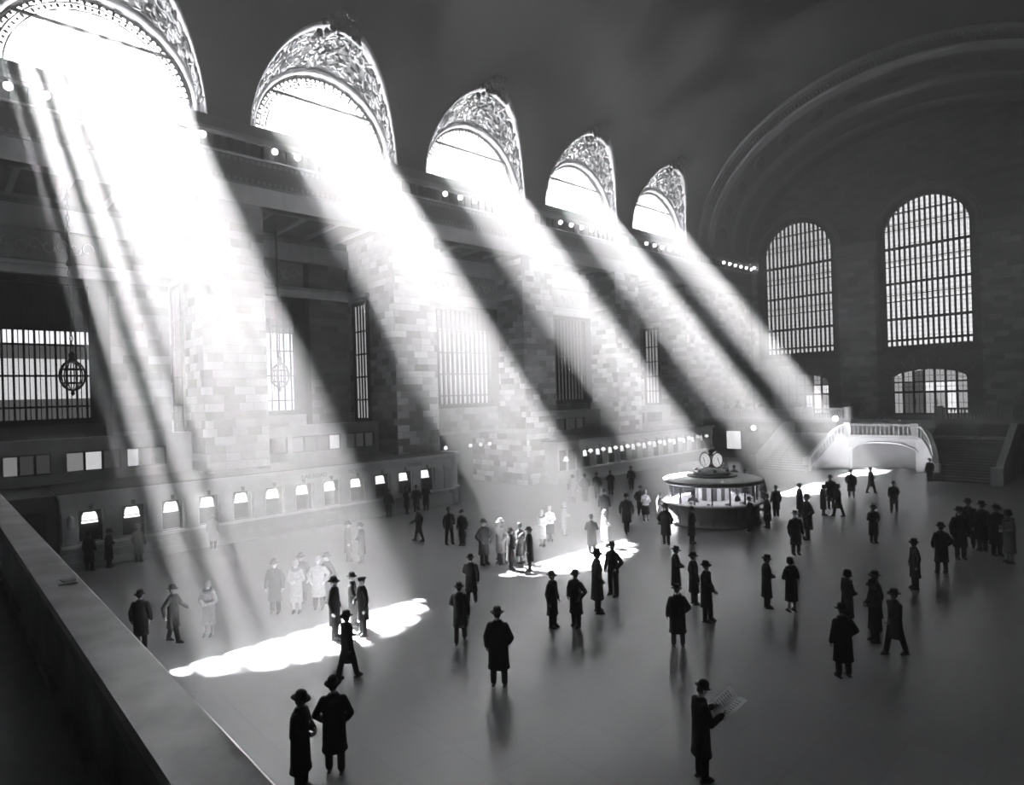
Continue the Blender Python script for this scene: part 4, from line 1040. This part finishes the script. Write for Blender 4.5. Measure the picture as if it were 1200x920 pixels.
person('bare', -10.88, 9.51, 37, 'k', 'person in big dark knee-length coat seen from behind, alone in the middle of the floor', 1.004)
person('girl', -19.07, 27.07, 233, 'w', 'person in white blouse over a black skirt, left of the kiosk', 0.900, 'cloth_fawn')
person('walk', -18.15, 24.21, 228, 'c', 'person in dark coat, striding toward us left of the kiosk', 1.036)
person('coat', -20.45, 25.44, 223, 'c', 'person in dark coat, far behind the second sun pool', 0.953)
person('pocket', -20.07, 28.04, 218, 'c', 'person in dark coat, just behind the figure in white blouse', 0.900)
person('pocket', -15.44, 23.37, 9, 'k', 'person in dark overcoat, at the left foot of the kiosk, back turned', 0.988)
person('clasp', -14.68, 24.19, 274, 'k', 'person in long dark coat, standing right in front of the kiosk counter', 0.900)
person('lady', -18.00, 26.76, 269, 'w', 'person in white coat, bright against the left side of the kiosk', 0.900, 'cloth_fawn')
person('clasp', -11.36, 17.69, 309, 'k', 'person in dark coat, left of the group in front of the kiosk', 0.900)
person('coat', -10.50, 17.34, 325, 'k', 'person in dark coat and brimmed hat, middle of the group in front of the kiosk', 0.900)
person('talk', -9.47, 16.29, 275, 'k', 'person in dark coat and pale face, right of the group in front of the kiosk', 0.968)
person('bare', -9.11, 14.20, 45, 'k', 'person in bulky dark coat, nearest of the group in front of the kiosk', 0.900)
person('clasp', -8.71, 18.47, 310, 'k', 'person in long dark coat, left of the pair on the shaded floor', 0.900)
person('lady', -8.05, 18.65, 56, 'k', 'person in dark coat and cloche hat, right of the pair on the shaded floor', 0.900)
person('coat', -10.61, 25.14, 231, 'k', 'person in long dark overcoat, front of the huddle between kiosk and stairs', 0.980)
person('pocket', -11.29, 28.01, 136, 'k', 'person in dark overcoat, behind the front figure of the huddle between kiosk and stairs', 1.100)
person('coat', -13.48, 32.57, 311, 'k', 'person in dark coat, back left of the huddle between kiosk and stairs', 0.971)
person('lady', -15.71, 33.24, 147, 'k', 'person in dark coat, just right of the kiosk against the bright floor', 0.962)
person('coat', -14.49, 32.07, 52, 'k', 'person in dark coat, alone between the kiosk and the bright floor', 0.900)
person('lady', -12.76, 33.71, 317, 'k', 'person in short dark coat, left of the trio before the staircase', 0.900)
person('coat', -13.16, 35.82, 222, 'k', 'person in dark coat and hat, middle of the trio before the staircase', 1.031)
person('walk', -12.11, 33.91, 127, 'k', 'person in dark coat, right of the trio before the staircase', 0.920)
person('bare', -13.55, 40.08, 188, 'k', 'person in dark coat, standing clear in front of the staircase arch', 0.930)
person('walk', -13.18, 42.32, 318, 'c', 'person in dark coat, passing the bright arch of the staircase', 0.900)
person('coat', -11.70, 49.20, 43, 'k', 'person in dark coat, at the right foot of the white staircase', 0.900)
person('coat', -6.04, 23.31, 128, 'k', 'person in long dark overcoat and hat, alone on the right floor', 0.907)
person('clasp', -9.01, 29.06, 234, 'c', 'person in dark coat, in the gloom below the staircase', 0.900)
person('walk', -10.37, 36.72, 184, 'c', 'person in dark coat, walking in the gloom below the staircase arch', 0.900)
person('pocket', -5.85, 25.77, 44, 'c', 'person in dark coat, beside the crowd in the right-hand gloom', 0.993)
person('coat', -5.82, 28.33, 219, 'k', 'person in dark coat, left end of the crowd in the right-hand gloom', 1.100)
person('bare', -5.99, 30.59, 190, 'k', 'person in bulky dark coat, back of the crowd in the right-hand gloom', 1.100)
person('coat', -5.47, 30.15, 50, 'k', 'person in dark coat, centre of the crowd in the right-hand gloom', 1.100)
person('clasp', -4.95, 29.71, 225, 'k', 'person in dark coat, right end of the crowd in the right-hand gloom', 1.100)
person('lady', -4.41, 28.75, 130, 'g', 'person in grey coat, at the right margin beside the dark crowd', 1.100)
person('bare', -5.42, 15.20, 56, 'k', 'person in long dark coat, back turned, on the right foreground floor', 0.932)
person('lady', -6.39, 18.35, 321, 'k', 'person in dark coat and pale stockings, left of the huddle behind the foreground figure', 0.900)
person('coat', -5.79, 18.67, 136, 'k', 'person in dark coat, centre of the huddle behind the foreground figure', 0.900)
person('clasp', -5.56, 17.83, 131, 'k', 'person in dark coat, right of the huddle behind the foreground figure', 0.900)
person('walk', -4.95, 17.31, 147, 'c', 'person in dark coat, stooping figure beside the huddle on the right floor', 0.900)
person('reader', -5.74, 9.56, 327, 'k', 'person in bowler hat and long black overcoat, reading an open newspaper', 0.941)
person('bare', -13.60, 29.14, 137, 'k', 'person in bulky dark coat, leaning at the right side of the kiosk counter', 0.900)
person('clasp', -13.87, 27.94, 87, 'k', 'person in dark coat, at the kiosk counter beside the bulky one', 0.900)
person('coat', -25.43, 28.65, 37, 'c', 'person in dark coat, queuing at the first lamp of the far counter', 0.980)
person('pocket', -25.24, 29.55, 53, 'k', 'person in dark coat, queuing at the second lamp of the far counter', 0.963)
person('coat', -25.45, 30.96, 48, 'c', 'person in dark coat, queuing at the third lamp of the far counter', 0.931)
person('clasp', -25.58, 32.52, 43, 'k', 'person in dark coat, queuing at the fourth lamp of the far counter', 0.900)
person('coat', -25.80, 35.05, 38, 'c', 'person in dark coat, queuing midway along the far counter', 0.900)
person('bare', -20.16, 38.60, 234, 'k', 'person in dark coat, tall figure right behind the kiosk clock', 0.932)
person('coat', -18.82, 37.43, 184, 'k', 'person in dark coat, behind the right edge of the kiosk roof', 0.900)
person('walk', -13.57, 10.51, 44, 'g', 'person in grey coat, walking away in the middle distance left of centre', 0.900)
person('walk', -15.74, 12.69, 39, 'c', 'person in dark coat, walking away farther off, left of centre', 0.900)
HAZE, SUN, SKY, EXPO, SUNDIR = .0135, 960.0, .3, 0.0, (.73, .088, -1.0)
# newspaper in the reader's hands
def at_person(o, x, y, head, dx, dy, dz, sc):
    a = math.radians(head); o.location = (x + (dx * math.cos(a) - dy * math.sin(a)) * sc, y + (dx * math.sin(a) + dy * math.cos(a)) * sc, dz * sc)
def newspaper(x, y, head, sc):
    b = MB()
    def z(u, yy): return .07 * abs(u) / .29 + .70 * yy + .02 * math.sin(PI * abs(u) / .29)
    us = [-.29 + .058 * j for j in range(11)]; vs = (-.19, -.06, .08, .22)
    for dz in (0, -.008): b.grid([[(u, v, z(u, v) + dz) for v in vs] for u in us])
    for u in (us[0], us[-1]): b.grid([[(u, v, z(u, v) + dz) for v in vs] for dz in (0, -.008)])
    for v in (vs[0], vs[-1]): b.grid([[(u, v, z(u, v) + dz) for u in us] for dz in (0, -.008)])
    o = b.build('newspaper', 'paper')
    at_person(o, x, y, head, 0, .52, 1.25, sc); o.rotation_euler = (0, 0, math.radians(head))
    for c in (-.235, -.145, .055, .145):
        k = MB()
        for r in range(8):
            v = -.15 + r * .04
            rows = [[(u, v + w, z(u, v + w) + .002) for u in (c, c + .035, c + .07)] for w in (0, .014)]
            k.grid(rows)
        k.build('print_column', 'cloth_fawn', o)
    tag(o, 'open pale newspaper held by the bowler-hatted reader', 'newspaper')
newspaper(-5.74, 9.56, 327, 0.941)
# attendants inside the kiosk and figures up on the far balcony
person('suit', KX - .3, KY - 1.35, 190, 'g', 'person in grey jacket, clerk serving inside the glazed kiosk', .9, group='kiosk clerks')
person('hatless', KX + 1.25, KY + .2, 280, 'c', 'person in dark jacket, clerk on the right inside the kiosk', .9, group='kiosk clerks')
for x, y, k, h, lab in ((-31.2, 58.6, 'coat', 200, 'dark coat, leaning at the balcony end nearest the ticket counters'), (-29.9, 58.4, 'pocket', 220, 'dark coat, second at the balcony rail from the left wall'), (-28.3, 60.0, 'clasp', 190, 'dark coat, a step back from the balcony rail near the left wall'), (-23.2, 66.0, 'lady', 180, 'pale coat, up on the balcony before the sunlit doors')):
    person(k, x, y, h, 'f' if k == 'lady' else 'c', 'person in ' + lab, .95, z=ZBAL + .004, group='people on the far balcony')

# ------------------------------------------------------------------ haze, light, camera
m, t, out = nt('haze_air')
vs = t.nodes.new('ShaderNodeVolumeScatter'); vs.inputs['Color'].default_value = (1, 1, 1, 1); vs.inputs['Density'].default_value = HAZE; vs.inputs['Anisotropy'].default_value = .38
t.links.new(vs.outputs[0], out.inputs['Volume'])
b = MB(); b.box(-33.55, XR - .02, YB + .02, YE + .9, .004, 34.0)
hz = b.build('haze', 'haze_air'); hz['kind'] = 'stuff'; hz['label'] = 'dusty haze filling the hall, showing the sunbeams'; hz['category'] = 'haze'

sun = bpy.data.lights.new('sun', 'SUN'); sun.energy = SUN; sun.angle = math.radians(.75)
so = link('sun', sun, None, (-60, 20, 60)); so.rotation_euler = Vector(SUNDIR).to_track_quat('-Z', 'Y').to_euler()
wd = bpy.data.worlds.new('sky'); SC.world = wd; wd.use_nodes = True
bg = wd.node_tree.nodes['Background']; bg.inputs[0].default_value = (1, 1, 1, 1); bg.inputs[1].default_value = SKY

cam = bpy.data.cameras.new('camera'); co = link('camera', cam, None, (0, 0, 6.65)); SC.camera = co
cam.sensor_width = 36; cam.lens = 735 / 1200 * 36; cam.shift_y = 4 / 1200; cam.clip_start = .05; cam.clip_end = 400
yaw = math.atan2(785, 735)
co.rotation_euler = (Matrix.Rotation(yaw, 3, 'Z') @ Matrix.Rotation(PI / 2, 3, 'X') @ Matrix.Rotation(-math.radians(1.75), 3, 'Z')).to_euler()
SC.view_settings.view_transform = 'Standard'; SC.view_settings.look = 'None'; SC.view_settings.gamma = 1; SC.view_settings.exposure = EXPO
SC.view_settings.use_curve_mapping = False
cy = SC.cycles
cy.use_denoising = True; cy.max_bounces = 5; cy.diffuse_bounces = 3; cy.glossy_bounces = 2; cy.transparent_max_bounces = 12; cy.volume_bounces = 0
cy.sample_clamp_indirect = 60
